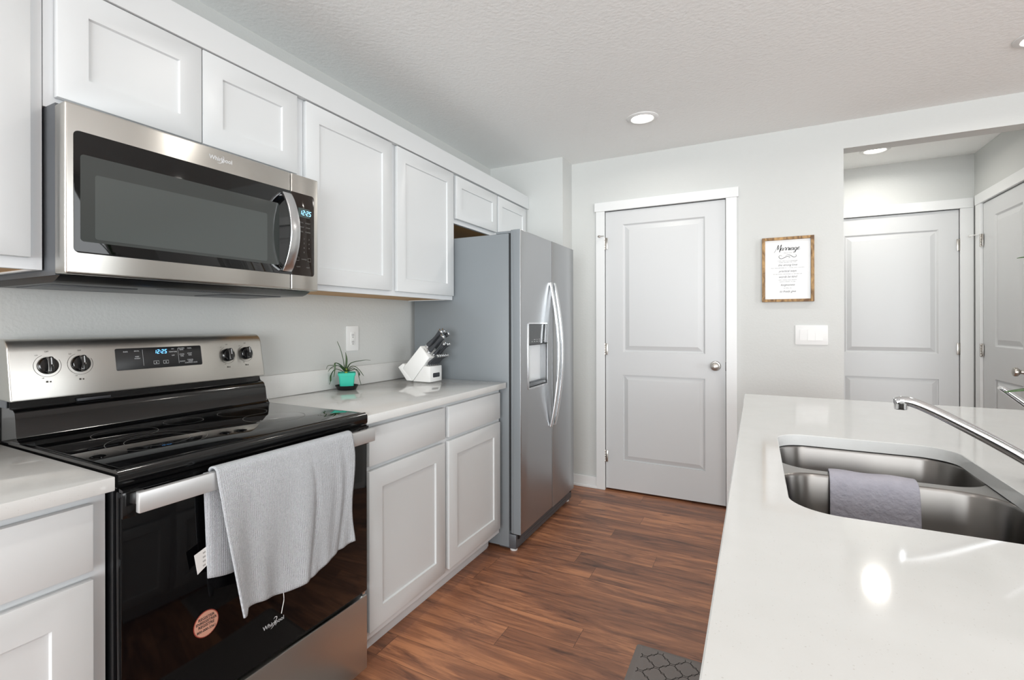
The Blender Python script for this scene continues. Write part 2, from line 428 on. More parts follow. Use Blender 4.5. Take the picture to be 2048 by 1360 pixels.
# far side of the living area with its windows (outside the picture, the one behind the viewer added for daylight)
b = NB()
box(b, (XR, YB, 0), (XR + 0.12, -2.7, ZC)); box(b, (XR, 1.5, 0), (XR + 0.12, YF + 0.2, ZC)); box(b, (XR, -2.7, 0), (XR + 0.12, 1.5, 0.15)); box(b, (XR, -2.7, 2.3), (XR + 0.12, 1.5, ZC))
struct('wall_right', b, WALL, 'living area wall with a wide window', 'wall')
b = NB()
box(b, (0, YB - 0.12, 0), (0.3, YB, ZC)); box(b, (5.9, YB - 0.12, 0), (XR + 0.12, YB, ZC)); box(b, (0.3, YB - 0.12, 0), (5.9, YB, 0.15)); box(b, (0.3, YB - 0.12, 2.3), (5.9, YB, ZC))
struct('wall_front', b, WALL, 'wall behind the viewer with a wide window added for daylight', 'wall')
def window(n, M, w, h, label):
    b = NB(); t = 0.05
    box(b, (0, 0, -0.05), (w, t, 0.02), M=M); box(b, (0, h - t, -0.05), (w, h, 0.02), M=M)
    for k in range(4):
        x = (w - t) * k / 3; box(b, (x, t, -0.05), (x + t, h - t, 0.02), M=M)
    o = tag(put('window_%d' % n, b, TRIM, smooth=False), label, 'window', kind='structure')
    b = NB(); box(b, (t, t, -0.02), (w - t, h - t, -0.016), M=M); put('pane', b, PANE, o, smooth=False)
window(1, frame((XR, 1.5, 0.15), (0, -1, 0), (0, 0, 1)), 4.2, 2.15, 'wide white window of the living area')
window(2, frame((5.9, YB, 0.15), (-1, 0, 0), (0, 0, 1)), 5.6, 2.15, 'wide white unseen window added behind the viewer for daylight')  # unseen window, added for daylight and widened to soften its reflection

# baseboards
b = NB(); box(b, (0.597, YF - 0.013, 0), (0.79, YF, 0.085), 0.003); box(b, (0.597, YF - 0.02, 0), (0.79, YF - 0.013, 0.018), 0.003)
struct('baseboard_back_left', b, TRIM, 'short white baseboard between the refrigerator and the door', 'baseboard')
b = NB(); box(b, (1.727, YF - 0.013, 0), (2.298, YF, 0.085), 0.003); struct('baseboard_back_right', b, TRIM, 'white baseboard right of the pantry door', 'baseboard')

# ------------------------------------------------------------------ interior doors
def panel_slab(bm, w, h, panels, M, th=0.035):
    """two-panel moulded slab, local x 0..w, y 0..h, front at z=0"""
    xs = sorted({0, w} | {p[0] for p in panels} | {p[2] for p in panels}); ys = sorted({0, h} | {p[1] for p in panels} | {p[3] for p in panels})
    g = {(i, j): bm.verts.new((x, y, 0)) for i, x in enumerate(xs) for j, y in enumerate(ys)}
    pf = []
    ff = []
    for i in range(len(xs) - 1):
        for j in range(len(ys) - 1):
            f = bm.faces.new((g[i, j], g[i + 1, j], g[i + 1, j + 1], g[i, j + 1])); ff.append(f)
            if any(abs(p[0] - xs[i]) < 1e-6 and abs(p[1] - ys[j]) < 1e-6 for p in panels): pf.append(f)
    allv = list(g.values())
    for f in pf:
        cur = f
        for (t, dz) in ((0.010, -0.010), (0.006, 0.0), (0.030, 0.009)):
            r = bmesh.ops.inset_region(bm, faces=[cur], thickness=t, depth=0, use_even_offset=True)
            for v in cur.verts: v.co.z += dz
    vs0 = list(bm.verts)
    box(bm, (0, 0, -th), (w, h, -0.013))
    # side walls closing front sheet to back box
    for (a, c) in (((0, 0), (w, 0)), ((w, 0), (w, h)), ((w, h), (0, h)), ((0, h), (0, 0))):
        v = [bm.verts.new((a[0], a[1], 0)), bm.verts.new((c[0], c[1], 0)), bm.verts.new((c[0], c[1], -0.014)), bm.verts.new((a[0], a[1], -0.014))]
        bm.faces.new(v)
    bmesh.ops.transform(bm, matrix=M, verts=bm.verts)
def hinge(parent, M, label=None):
    b = NB(); box(b, (-0.004, -0.045, -0.02), (0.004, 0.045, 0.004), 0.001, M=M); box(b, (0.006, -0.042, -0.003), (0.02, 0.042, 0.002), 0.001, M=M)
    for k in range(5): lathe(b, [(0.0055, -0.045 + k * 0.018), (0.006, -0.044 + k * 0.018), (0.006, -0.029 + k * 0.018), (0.0055, -0.028 + k * 0.018)], M @ frame((0, 0, 0.005), (0, 0, 1), (1, 0, 0)), 10)
    return put('hinge', b, NICKEL, parent)
def knob(parent, M):
    b = NB(); lathe(b, [(0, 0), (0.033, 0), (0.033, 0.004), (0.029, 0.009), (0.014, 0.011), (0.011, 0.03), (0.018, 0.036), (0.0265, 0.044), (0.0275, 0.053), (0.024, 0.061), (0.012, 0.066), (0, 0.067)], M, 32)
    return put('knob', b, NICKEL, parent)
def casing(n, M, x0, x1, ztop, head_over, head_h, w, label, right=None, left=True):
    """flat boards round a door opening: local x along wall, y up, z out of wall"""
    b = NB()
    if left: box(b, (x0 - w, 0, -0.0), (x0, ztop, 0.017), 0.002, M=M)
    box(b, (x1, 0, 0.0), (x1 + (right or w), ztop, 0.017), 0.002, M=M)
    box(b, (x0 - w - head_over, ztop, 0.0), (x1 + (right or w) + min(head_over, 0.01 if right else head_over), ztop + head_h, 0.021), 0.002, M=M)
    # jamb inside opening
    box(b, (x0 - 0.013, 0, -0.058), (x0 - 0.003, ztop + 0.001, 0.0), M=M); box(b, (x1 + 0.003, 0, -0.058), (x1 + 0.013, ztop + 0.001, 0.0), M=M); box(b, (x0 - 0.013, ztop + 0.003, -0.058), (x1 + 0.013, ztop + 0.016, 0.0), M=M)
    return struct('trim_%d' % n, b, TRIM, label, 'door trim')
# pantry door in the back wall
D1 = yplane(YF + 0.004, 0, 0)
d = thing('door_1', (0.856, YF + 0.004, 0), 'closed white two-panel pantry door with a satin round knob', 'door', kind='structure')
b = NB(); panel_slab(b, 0.800, 2.037, [(0.125, 0.215, 0.675, 0.84), (0.125, 1.005, 0.675, 1.937)], yplane(YF + 0.004, 0.8565, 0.015)); put('slab', b, DOORM, d, angle=12)
knob(d, yplane(YF + 0.004, 1.595, 0.943))
b = NB(); box(b, (1.6555, YF - 0.001, 0.912), (1.6635, YF + 0.0045, 0.972), 0.001); put('latch_plate', b, BLACKP, d)
for z in (0.25, 1.04, 1.82): hinge(d, yplane(YF - 0.002, 0.8525, z))
b = NB(); tube(b, smooth_pts([(0.85, YF - 0.01, 1.875), (0.835, YF - 0.035, 1.872), (0.815, YF - 0.06, 1.868)]), 0.003, 8); lathe(b, [(0, 0), (0.008, 0), (0.009, 0.012), (0, 0.013)], frame((0.818, YF - 0.056, 1.868), (0, 0, 1), (0.7, -0.7, 0)), 12)
put('hinge_stop', b, NICKEL, d)
casing(1, yplane(YF), 0.853, 1.660, 2.057, 0.010, 0.066, 0.065, 'white flat boards framing the pantry door')
# hall end door
d = thing('door_2', (2.33, YH, 0), 'white two-panel door at the end of the hall, hinges on its right', 'door', kind='structure')
b = NB(); panel_slab(b, 0.795, 2.04, [(0.115, 0.215, 0.682, 0.80), (0.115, 0.985, 0.682, 1.905)], yplane(YH + 0.004, 2.335, 0.012)); put('slab', b, DOORM, d, angle=12)
for z in (0.28, 1.04, 1.795): hinge(d, frame((3.137, YH - 0.004, z), (-1, 0, 0), (0, 0, -1)))
casing(2, yplane(YH), 2.332, 3.133, 2.057, 0.0, 0.07, 0.065, 'white boards framing the door at the end of the hall', right=0.072)
# hall right door, in the side wall
M3 = frame((XH - 0.001, 4.12, 0), (0, -1, 0), (0, 0, 1))
d = thing('door_3', (XH, 4.12, 0), 'white two-panel door in the hall side wall, hinges beside the corner', 'door', kind='structure')
b = NB(); panel_slab(b, 0.72, 2.04, [(0.19, 0.215, 0.58, 0.845), (0.19, 1.06, 0.58, 1.93)], frame((XH - 0.001, 4.11, 0.012), (0, -1, 0), (0, 0, 1))); put('slab', b, DOORM, d, angle=12)
for z in (0.28, 1.04, 1.80): hinge(d, frame((XH - 0.008, 4.113, z), (0, -1, 0), (0, 0, 1)))
knob(d, frame((XH - 0.001, 3.475, 0.943), (0, -1, 0), (0, 0, 1)))
b = NB(); tube(b, [(XH - 0.012, 4.12, 1.845), (XH - 0.03, 4.16, 1.845), (XH - 0.04, 4.20, 1.845)], 0.0035, 8); lathe(b, [(0, 0), (0.009, 0), (0.009, 0.014), (0, 0.015)], frame((XH - 0.037, 4.19, 1.845), (0, 0, 1), (1, 0.3, 0)), 12)
put('hinge_stop', b, WHITEP, d)
casing(3, frame((XH, 4.11, 0), (0, -1, 0), (0, 0, 1)), -0.003, 0.723, 2.057, 0.0, 0.07, 0.085, 'white boards framing the hall side door')

# ------------------------------------------------------------------ ceiling lamps
def downlight(x, y, label, power):
    t = thing('recessed_light', (x, y, ZC), label, 'ceiling light', 'recessed ceiling lights')
    M = frame((x, y, ZC), (1, 0, 0), (0, -1, 0))
    b = NB(); lathe(b, [(0.089, 0), (0.088, 0.003), (0.080, 0.007), (0.066, 0.009), (0.062, 0.006), (0.061, 0.002)], M, 48, cap=False); put('trim_ring', b, WHITEP, t)
    b = NB(); lathe(b, [(0.0, 0.0055), (0.04, 0.0052), (0.0615, 0.003)], M, 40, cap=False); put('lens', b, LENS, t)
    l = area('lamp_glow', (x, y, ZC - 0.012), (0, 0, -1), 0.12, 0.12, power, (1.0, 0.955, 0.89), 'DISK')
    l.data.spread = math.radians(165)
    return t
downlight(1.246, 2.475, 'round lit ceiling lamp in front of the pantry door', 3.2)
downlight(2.90, 2.43, 'round lit ceiling lamp cut off at the right picture edge', 5.5)
downlight(1.246, 0.78, 'round lit ceiling lamp over the aisle in front of the range', 2.5)
downlight(1.246, -0.95, 'unseen round ceiling lamp added over the aisle behind the viewer', 4)  # unseen lamp, added to brighten the lower cabinets and floor
downlight(2.90, -0.95, 'unseen round ceiling lamp added beyond the island end behind the viewer', 8)  # unseen lamp, added for more light from behind the viewer
downlight(2.571, 3.833, 'round lit lamp in the lower hall ceiling', 4.5)

# ------------------------------------------------------------------ cabinets
def shaker(bm, y0, y1, z0, z1, xf, th=0.019, rail=0.066, rec=0.007, flat=False, sign=1):
    """door or drawer front facing +x (sign=1) or -x"""
    n0 = len(bm.verts)
    M = xplane(0) if sign > 0 else frame((0, 0, 0), (0, -1, 0), (0, 0, 1))
    a0, a1 = (y0, y1) if sign > 0 else (-y1, -y0)
    front = xf * sign
    xs = [a0, a0 + rail, a1 - rail, a1]; zs = [z0, z0 + rail, z1 - rail, z1]
    e = 0.002
    bmv = []
    tmp = bmesh.new()
    box(tmp, (a0, z0, front - th), (a1, z1, front), e, 2)
    if not flat:
        tmp.faces.ensure_lookup_table()
        f = max((q for q in tmp.faces if q.normal.z > 0.99 or q.calc_center_median().z > front - 1e-5), key=lambda q: q.calc_area())
        bmesh.ops.inset_region(tmp, faces=[f], thickness=rail - e, depth=0, use_even_offset=True)
        bmesh.ops.inset_region(tmp, faces=[f], thickness=0.0025, depth=0, use_even_offset=True)
        for v in f.verts: v.co.z -= rec
    bmesh.ops.transform(tmp, matrix=M, verts=tmp.verts)
    me = bpy.data.meshes.new('tmp'); tmp.to_mesh(me); tmp.free(); bm.from_mesh(me); bpy.data.meshes.remove(me)
def cab_door(parent, name, *a, **k):
    b = NB(); shaker(b, *a, **k); return put(name, b, CAB, parent, angle=25)
def wall_cabinet(y0, y1, z0, doors, label, xf=0.305, ztop=2.10):
    t = thing('wall_cabinet', (0.0, (y0 + y1) / 2, z0), label, 'cabinet', 'white wall cabinets')
    b = NB(); box(b, (0.002, y0, z0 + 0.012), (xf, y1, ztop)); box(b, (xf - 0.019, y0, z0), (xf, y1, z0 + 0.012)); box(b, (0.002, y0, z0), (xf - 0.019, y0 + 0.012, z0 + 0.012)); box(b, (0.002, y1 - 0.012, z0), (xf - 0.019, y1, z0 + 0.012))
    put('body', b, CABIN, t, smooth=False)
    b = NB(); box(b, (0.004, y0 + 0.012, z0 + 0.004), (xf - 0.019, y1 - 0.012, z0 + 0.012)); o = put('bottom_panel', b, WOODU, t, smooth=False); o['label'] = 'unpainted tan wood underside'
    for (a, c, zb, zt, r) in doors: cab_door(t, 'door', a, c, zb, zt, xf + 0.020, rail=r)
    return t
UR = 0.084
wall_cabinet(-0.75, -0.001, 1.366, [(-0.722, -0.398, 1.393, 2.085, UR), (-0.392, -0.028, 1.393, 2.085, UR)], 'white wall cabinet left of the microwave, cut by the picture edge')
wall_cabinet(0.001, 0.761, 1.768, [(0.022, 0.3855, 1.795, 2.088, 0.066), (0.389, 0.7515, 1.795, 2.088, 0.066)], 'short white two-door cabinet directly above the microwave')
wall_cabinet(0.763, 1.862, 1.366, [(0.792, 1.303, 1.388, 2.086, 0.066), (1.341, 1.848, 1.388, 2.086, 0.066)], 'tall white two-door wall cabinet between microwave and refrigerator')
wall_cabinet(1.864, 2.90, 1.81, [(1.878, 2.385, 1.835, 2.082, 0.060), (2.407, 2.862, 1.835, 2.082, 0.060)], 'short white two-door cabinet above the refrigerator')
b = NB(); box(b, (0.306, -0.75, 2.091), (0.330, 2.902, 2.184), 0.0015); box(b, (0.0, -0.75, 2.1005), (0.306, 2.902, 2.112))
tag(put('cabinet_crown_board', b, CAB, smooth=False), 'long flat white board running along the top of the wall cabinets', 'trim board')

def base_cabinet(y0, y1, cols, label, end=None):
    t = thing('base_cabinet', (0.3, (y0 + y1) / 2, 0), label, 'cabinet', 'white base cabinets')
    b = NB(); box(b, (0.002, y0, 0.10), (0.61, y1, 0.883)); put('body', b, CABIN, t, smooth=False)
    b = NB(); box(b, (0.02, y0, 0.001), (0.538, y1, 0.10)); box(b, (0.538, y0, 0.012), (0.545, y1, 0.09), 0.002); put('toe_kick', b, CABIN, t, smooth=False)
    for (a, c) in cols:
        cab_door(t, 'drawer_front', a, c, 0.724, 0.862, 0.630, flat=True)
        cab_door(t, 'door', a, c, 0.134, 0.706, 0.630, rail=0.070)
    return t
base_cabinet(0.766, 1.848, [(0.801, 1.289, ), (1.321, 1.826)], 'white base cabinet between range and refrigerator, two drawers over two doors')
base_cabinet(-0.80, -0.004, [(-0.766, -0.40), (-0.394, -0.033)], 'white base cabinet left of the range, cut by the picture corner')

def counter(y0, y1, label, splash):
    t = thing('countertop', (0.32, (y0 + y1) / 2, 0.914), label, 'countertop', 'perimeter worktops')
    b = NB(); box(b, (0.002, y0, 0.884), (0.6525, y1, 0.914), 0.0018, 2); put('slab', b, QUARTZ, t)
    b = NB(); box(b, (0.001, y0, 0.9141), (0.020, y1, 1.012), 0.0015, 2); put('backsplash', b, QUARTZ, t)
    return t
counter(0.766, 1.852, 'white speckled worktop with a low splash between range and refrigerator', True)
counter(-0.80, -0.004, 'white speckled worktop left of the range', True)

# ------------------------------------------------------------------ range
rg = thing('range', (0.33, 0.381, 0), 'black and stainless freestanding electric range with a towel on its door', 'range')
b = NB(); box(b, (0.03, 0.002, 0.03), (0.61, 0.760, 0.885)); box(b, (0.61, 0.002, 0.05), (0.630, 0.760, 0.885)); put('body', b, BLACKP, rg, smooth=False)
for (x, y) in ((0.09, 0.05), (0.09, 0.71), (0.56, 0.05), (0.56, 0.71)):
    b = NB(); lathe(b, [(0.02, 0), (0.02, 0.012), (0.012, 0.014), (0.012, 0.03)], frame((x, y, 0), (1, 0, 0), (0, 1, 0)), 14); put('foot', b, BLACKP, rg)
b = NB()
prism(b, [(0.10, 0.886), (0.648, 0.886), (0.6535, 0.893), (0.6535, 0.915), (0.650, 0.922), (0.642, 0.926), (0.632, 0.9235), (0.10, 0.9235)], -0.001, -0.765, frame((0, 0, 0), (1, 0, 0), (0, 0, 1)))
put('cooktop_frame', b, BLACKG, rg, angle=50)
b = NB(); box(b, (0.175, 0.013, 0.9236), (0.630, 0.748, 0.9252), 0.001); put('cooktop_glass', b, GLASSB, rg)
b = NB()
MZ = frame((0, 0, 0.9254), (1, 0, 0), (0, 1, 0))
for (x, y, rs) in ((0.43, 0.20, (0.115, 0.075)), (0.43, 0.565, (0.095,)), (0.265, 0.20, (0.078,)), (0.265, 0.565, (0.078,)), (0.235, 0.38, (0.055,))):
    for r in rs: ribbon(b, [(x + r * math.cos(2 * PI * i / 60), y + r * math.sin(2 * PI * i / 60)) for i in range(61)], 0.0012, MZ)
put('burner_rings', b, INKG, rg, smooth=False)
# black riser and stainless control panel
MS = frame((0, 0, 0), (1, 0, 0), (0, 0, 1))           # local z = -y
b = NB(); prism(b, [(0.02, 0.885), (0.160, 0.885), (0.160, 0.926), (0.150, 0.928), (0.143, 0.933), (0.139, 0.942), (0.133, 0.985), (0.129, 1.000), (0.119, 1.007), (0.098, 1.008), (0.098, 1.032), (0.02, 1.032)], -0.004, -0.758, MS, 0.004); put('black_riser', b, BLACKG, rg, angle=40)
b = NB(); box(b, (0.099, 0.15, 1.010), (0.110, 0.235, 1.019), 0.002); put('vent_slot', b, DARKP, rg)
b = NB()
prof = [(0.03, 1.028), (0.117, 1.028), (0.1205, 1.0305), (0.121, 1.035), (0.0985, 1.158), (0.095, 1.171), (0.088, 1.182), (0.077, 1.190), (0.062, 1.193), (0.03, 1.193)]
prism(b, prof, 0.002, -0.766, MS)
bmesh.ops.recalc_face_normals(b, faces=b.faces)
caps = [f for f in b.faces if len(f.verts) == len(prof)]
bmesh.ops.bevel(b, geom=list({e for f in caps for e in f.edges}), offset=0.010, segments=3, profile=0.5, affect='EDGES', clamp_overlap=True)
put('control_panel', b, STEEL, rg, angle=30)
for y in (-0.001, 0.758):
    b = NB(); box(b, (0.015, y, 1.01), (0.088, y + 0.005, 1.165), 0.003); put('panel_end_cap', b, GREYD, rg)
tv = Vector((-0.0225, 0, 0.123)).normalized()
def panel(y, h): return frame(Vector((0.1213, y, 1.035)) + tv * h, (0, 1, 0), tv)
for y, h in ((0.0815, 0.085), (0.158, 0.085), (0.616, 0.084), (0.6915, 0.0865)):
    P = panel(y, h)
    b = NB(); lathe(b, [(0.024, 0), (0.024, 0.006), (0.0225, 0.010), (0.020, 0.012), (0, 0.0125)], P, 32)
    prism(b, rrect(-0.007, -0.0225, 0.007, 0.0225, 0.006, 4), 0.010, 0.027, P, 0.003)
    k = put('knob', b, BLACKG, rg)
    b = NB(); box(b, (-0.0012, 0.0, 0.0271), (0.0012, 0.019, 0.0275), M=P); put('pointer', b, INKW, k, smooth=False)
for y, h in ((0.0815, 0.085), (0.158, 0.085), (0.616, 0.084), (0.6915, 0.0865)):
    P = panel(y, h); b = NB()
    ribbon(b, [(0.031 * math.cos(a), 0.031 * math.sin(a)) for a in [math.radians(-250 + 280 * i / 40) for i in range(41)]], 0.0008, P, 0.0006)
    text(b, 'OFF', 0.0055, P @ Matrix.Translation((0, 0.039, 0.0006))); text(b, 'LO', 0.005, P @ Matrix.Translation((-0.023, 0.030, 0.0006)))
    text(b, 'HI', 0.005, P @ Matrix.Translation((-0.012, -0.034, 0.0006))); box(b, (-0.006, -0.047, 0.0003), (-0.001, -0.042, 0.0008), M=P); box(b, (0.002, -0.047, 0.0003), (0.006, -0.043, 0.0008), M=P)
    put('knob_markings', b, INKB, rg, smooth=False)
b = NB(); prism(b, rrect(0.249, 0.056, 0.517, 0.124, 0.004), -0.001, 0.002, panel(0, 0), 0.001); cl = put('clock_panel', b, BLACKP, rg)
b = NB(); digits(b, '12:25', 0.0135, panel(0.360, 0.1025) @ Matrix.Translation((0, 0, 0.0021))); put('clock_digits', b, LED, cl, smooth=False)
b = NB()
def ptxt(s, y, h, sz): text(b, s, sz, panel(y, h) @ Matrix.Translation((0, 0, 0.0022)))
for s, y, h in (('BAKE', .277, .113), ('BROIL', .309, .114), ('KEEP', .309, .096), ('WARM', .309, .090), ('ON', .420, .116), ('TEMP/TIME', .420, .106), ('OFF', .420, .094), ('FROZEN', .449, .117), ('BAKE', .449, .112), ('TIMER', .476, .116), ('COOK', .449, .096), ('TIME', .449, .090), ('START', .476, .098), ('TIME', .476, .092), ('CLOCK', .449, .072), ('CANCEL', .476, .076), ('UPPER', .476, .071), ('CONTROL LOCK', .478, .066)):
    ptxt(s, y, h, 0.0055)
for y in (0.365, 0.395):
    P = panel(y, 0.074); w, hh = 0.008, 0.005
    ribbon(b, [(-w, -hh), (w, -hh), (w, hh), (-w, hh), (-w, -hh)], 0.001, P, 0.0022); prism(b, [(-.002, -.002), (.002, -.002), (0, .0025)], 0.0021, 0.0024, P)
for y in (0.326, 0.437): ribbon(b, [(0, -0.026), (0, 0.026)], 0.0007, panel(y, 0.092), 0.0022)
put('button_markings', b, INKW, cl, smooth=False)
# oven door, drawer, handle
b = NB(); box(b, (0.632, 0.004, 0.316), (0.657, 0.759, 0.878), 0.004, 2); od = put('oven_door', b, OVENG, rg)
b = NB(); box(b, (0.6571, 0.004, 0.822), (0.664, 0.030, 0.878), 0.002); box(b, (0.6571, 0.733, 0.822), (0.664, 0.759, 0.878), 0.002)
prism(b, [(0.650, 0.878), (0.664, 0.878), (0.664, 0.883), (0.650, 0.886)], -0.004, -0.759, MS); put('door_cap', b, BLACKG, od)
b = NB(); box(b, (0.690, 0.016, 0.838), (0.705, 0.747, 0.882), 0.003, 2)
for y in (0.030, 0.722): box(b, (0.656, y, 0.846), (0.692, y + 0.018, 0.874), 0.003)
put('handle', b, OVENH, od)
b = NB(); text(b, 'Whirlpool', 0.0165, xplane(0.6574, 0.381, 0.403)); MW = xplane(0.6575, 0.381, 0.403)
ribbon(b, smooth_pts([(-0.010, -0.011), (-0.001, -0.006), (0.008, 0.006), (0.010, 0.013), (0.004, 0.015), (0.0, 0.011)]), lambda t: 0.0006 + 0.002 * math.sin(PI * t), MW); put('maker_logo', b, INKW, od, smooth=False)
b = NB(); prism(b, circ(0.1885, 0.505, 0.0315, 40), 0.0, 0.0006, xplane(0.657)); st = put('registration_sticker', b, REDR, od); st['label'] = 'round peach sticker with a red rim'
b = NB(); prism(b, circ(0.1885, 0.505, 0.0295, 40), 0.0005, 0.0009, xplane(0.657)); pp = put('sticker_face', b, PEACH, st)
b = NB()
for s, dz, sz in (('REGISTER', 0.015, .0095), ('ENREGISTRER', 0.006, .0085), ('REGISTRE', -0.003, .0095), ('800-000-3361', -0.014, .0085)): text(b, s, sz, xplane(0.6580, 0.1885, 0.505 + dz), bold=0.0002)
put('sticker_lettering', b, INK, st, smooth=False)
b = NB(); box(b, (0.632, 0.004, 0.050), (0.657, 0.759, 0.302), 0.004, 2); dw = put('storage_drawer', b, STEEL, rg)
b = NB(); box(b, (0.61, 0.742, 0.3025), (0.650, 0.756, 0.318), 0.002); put('drawer_bracket', b, HANDLEM, rg)

# ------------------------------------------------------------------ towel on the oven handle
tw = thing('kitchen_towel', (0.70, 0.40, 0.89), 'grey ribbed kitchen towel hanging over the oven door handle', 'towel')
def fold(y, v):
    cr = sum(-a * math.exp(-((y - c - 0.02 * math.sin(4 * v)) / w) ** 2) for c, w, a in ((0.455, 0.010, 0.007), (0.575, 0.012, 0.008), (0.535, 0.02, 0.004))) * min(1, v * 2.0)
    return cr + 0.007 * v * math.sin((y - 0.18) * 24 + 1.2) + 0.004 * v * math.sin((y - .18) * 52 + 2.0 * v) + 0.002 * v * v * math.sin(y * 90)
b = NB(); U, V = 90, 64
zb = lambda u: 0.537 - 0.030 * math.sin(PI * min(1, u * 1.25)) ** 1.5 + 0.012 * u - (0.018 if u < 0.03 else 0) + 0.003 * math.sin(u * 7)
rows = []
for j in range(V + 1):
    t = j / V; row = []
    for i in range(U + 1):
        u = i / U
        if t < 0.12:   # over the bar, back to front
            a = PI * (t / 0.12); x = 0.6975 - 0.0135 * math.cos(a); z = 0.880 + 0.0095 * math.sin(a); v = 0
        else:
            v = (t - 0.12) / 0.88; x = 0.711 + 0.004 * min(1, v * 6); z = 0.880 + (zb(u) - 0.880) * v
        yl = 0.180 + 0.050 * v ** 1.3; yr = 0.629 - 0.004 * v + 0.006 * math.sin(v * 7)
        y = yl + (yr - yl) * u
        x += max(fold(y, v), -0.02 * v) + 0.012 * v + (0.010 * v * (1 - u * 8) if u < 0.125 else 0)
        row.append(b.verts.new((x, y, z)))
    rows.append(row)
for r0, r1 in zip(rows, rows[1:]):
    for i in range(U): b.faces.new((r0[i], r0[i + 1], r1[i + 1], r1[i]))
o = put('front_fold', b, TOWELM, tw, angle=80); md = o.modifiers.new('thick', 'SOLIDIFY'); md.thickness = 0.005; md.offset = 1
b = NB(); rows = []
for j in range(31):
    v = j / 30; row = []
    for i in range(31):
        u = i / 30
        yl = 0.166 + 0.012 * v; yr = 0.60
        y = yl + (yr - yl) * u; z = 0.880 - (0.255 + 0.02 * math.sin(u * 5)) * v
        x = 0.6835 - 0.010 * v + 0.004 * v * math.sin(u * 20) + (0.006 * v if u < .2 else 0)
        row.append(b.verts.new((x, y, z)))
    rows.append(row)
for r0, r1 in zip(rows, rows[1:]):
    for i in range(30): b.faces.new((r0[i], r0[i + 1], r1[i + 1], r1[i]))
o = put('back_fold', b, TOWELM, tw, angle=80); md = o.modifiers.new('thick', 'SOLIDIFY'); md.thickness = 0.004; md.offset = 0
b = NB(); prism(b, [(0.146, 0.692), (0.182, 0.704), (0.186, 0.662), (0.154, 0.644)], 0, 0.0008, xplane(0.679)); tg = put('care_tag', b, TAGM, tw)
b = NB()
for k in range(4): text(b, 'IIIII', 0.006, xplane(0.6800, 0.170, 0.690 - 0.010 * k) @ Matrix.Rotation(0.25, 4, 'Z'))
put('tag_print', b, INKG, tg, smooth=False)
b = NB(); tube(b, smooth_pts([(0.722, 0.360, 0.520), (0.722, 0.362, 0.495), (0.721, 0.358, 0.475), (0.722, 0.354, 0.462)]), 0.0009, 6); put('loose_thread', b, THREAD, tw)

# ------------------------------------------------------------------ microwave
mw = thing('microwave', (0.2, 0.381, 1.335), 'stainless over-the-range microwave mounted under the short cabinet', 'microwave')
b = NB(); box(b, (0.002, 0.004, 1.352), (0.362, 0.758, 1.765)); put('body', b, GREYD, mw, smooth=False)
b = NB(); prism(b, [(0.01, 1.335), (0.345, 1.335), (0.362, 1.340), (0.385, 1.3515), (0.01, 1.3515)], -0.004, -0.758, MS, 0.002); bp = put('base_pan', b, BLACKP, mw)
b = NB()
for k in range(26): box(b, (0.29, 0.27 + k * 0.008, 1.3335), (0.33, 0.274 + k * 0.008, 1.3352))
put('grease_filter', b, GREYD, bp, smooth=False)
for y in (0.03, 0.52):
    b = NB(); box(b, (0.06, y, 1.3325), (0.27, y + 0.2, 1.3352), 0.001); put('vent_cover', b, GREYD, bp)
b = NB(); box(b, (0.366, 0.000, 1.353), (0.420, 0.6405, 1.758), 0.006, 3); dr = put('door', b, STEEL, mw, angle=40)
b = NB(); box(b, (0.366, 0.6425, 1.353), (0.420, 0.762, 1.758), 0.004, 3); cp = put('control_column', b, STEEL, mw, angle=40)
b = NB(); prism(b, rrect(0.0165, 1.404, 0.640, 1.694, (0.0, 0.012, 0.012, 0.0)), -0.002, 0.001, xplane(0.420), 0.0007); gl = put('door_glass', b, GLASSB, dr)
b = NB(); prism(b, rrect(0.030, 1.432, 0.592, 1.640, 0.008), 0.0005, 0.0014, xplane(0.420)); put('window', b, MWWIN, gl)
b = NB(); prism(b, rrect(0.060, 1.440, 0.545, 1.597, 0.006), 0.0012, 0.0018, xplane(0.420)); put('mesh_screen', b, MWWIN2, gl)
b = NB(); prism(b, rrect(0.6435, 1.404, 0.7425, 1.694, (0.010, 0.0, 0.0, 0.010)), -0.002, 0.001, xplane(0.420), 0.0007); cg = put('control_glass', b, MWPANEL, cp)
b = NB(); prism(b, rrect(0.672, 1.611, 0.722, 1.643, 0.001), 0.0005, 0.0015, xplane(0.420)); put('display', b, LCD, cg)
b = NB(); digits(b, '12:25', 0.017, xplane(0.4216, 0.677, 1.619)); put('clock_digits', b, LEDC, cg, smooth=False)
b = NB()
for r in range(4):
    for c in range(3 if r < 3 else 3): text(b, ('123', '456', '789', ' 0 ')[r][c], 0.008, xplane(0.4213, 0.675 + c * 0.022, 1.535 - r * 0.016))
for r in range(3):
    for c in range(2): text(b, (('COOK', 'REHEAT'), ('DEFROST', 'STEAM'), ('TIMER', 'POWER'))[r][c], 0.0065, xplane(0.4213, 0.684 + c * 0.030, 1.592 - r * 0.016))
text(b, 'CANCEL', 0.006, xplane(0.4213, 0.697, 1.462)); text(b, 'LIGHT', 0.006, xplane(0.4213, 0.672, 1.434)); text(b, 'VENT', 0.006, xplane(0.4213, 0.714, 1.434))
for y in (0.668, 0.720): ribbon(b, [(-.006, -.006), (.006, -.006), (.006, .006), (-.006, .006), (-.006, -.006)], 0.001, xplane(0.4213, y, 1.462))
put('button_markings', b, INKG, cg, smooth=False)
b = NB(); text(b, 'Whirlpool', 0.0175, xplane(0.4204, 0.385, 1.728), bold=0.0003)
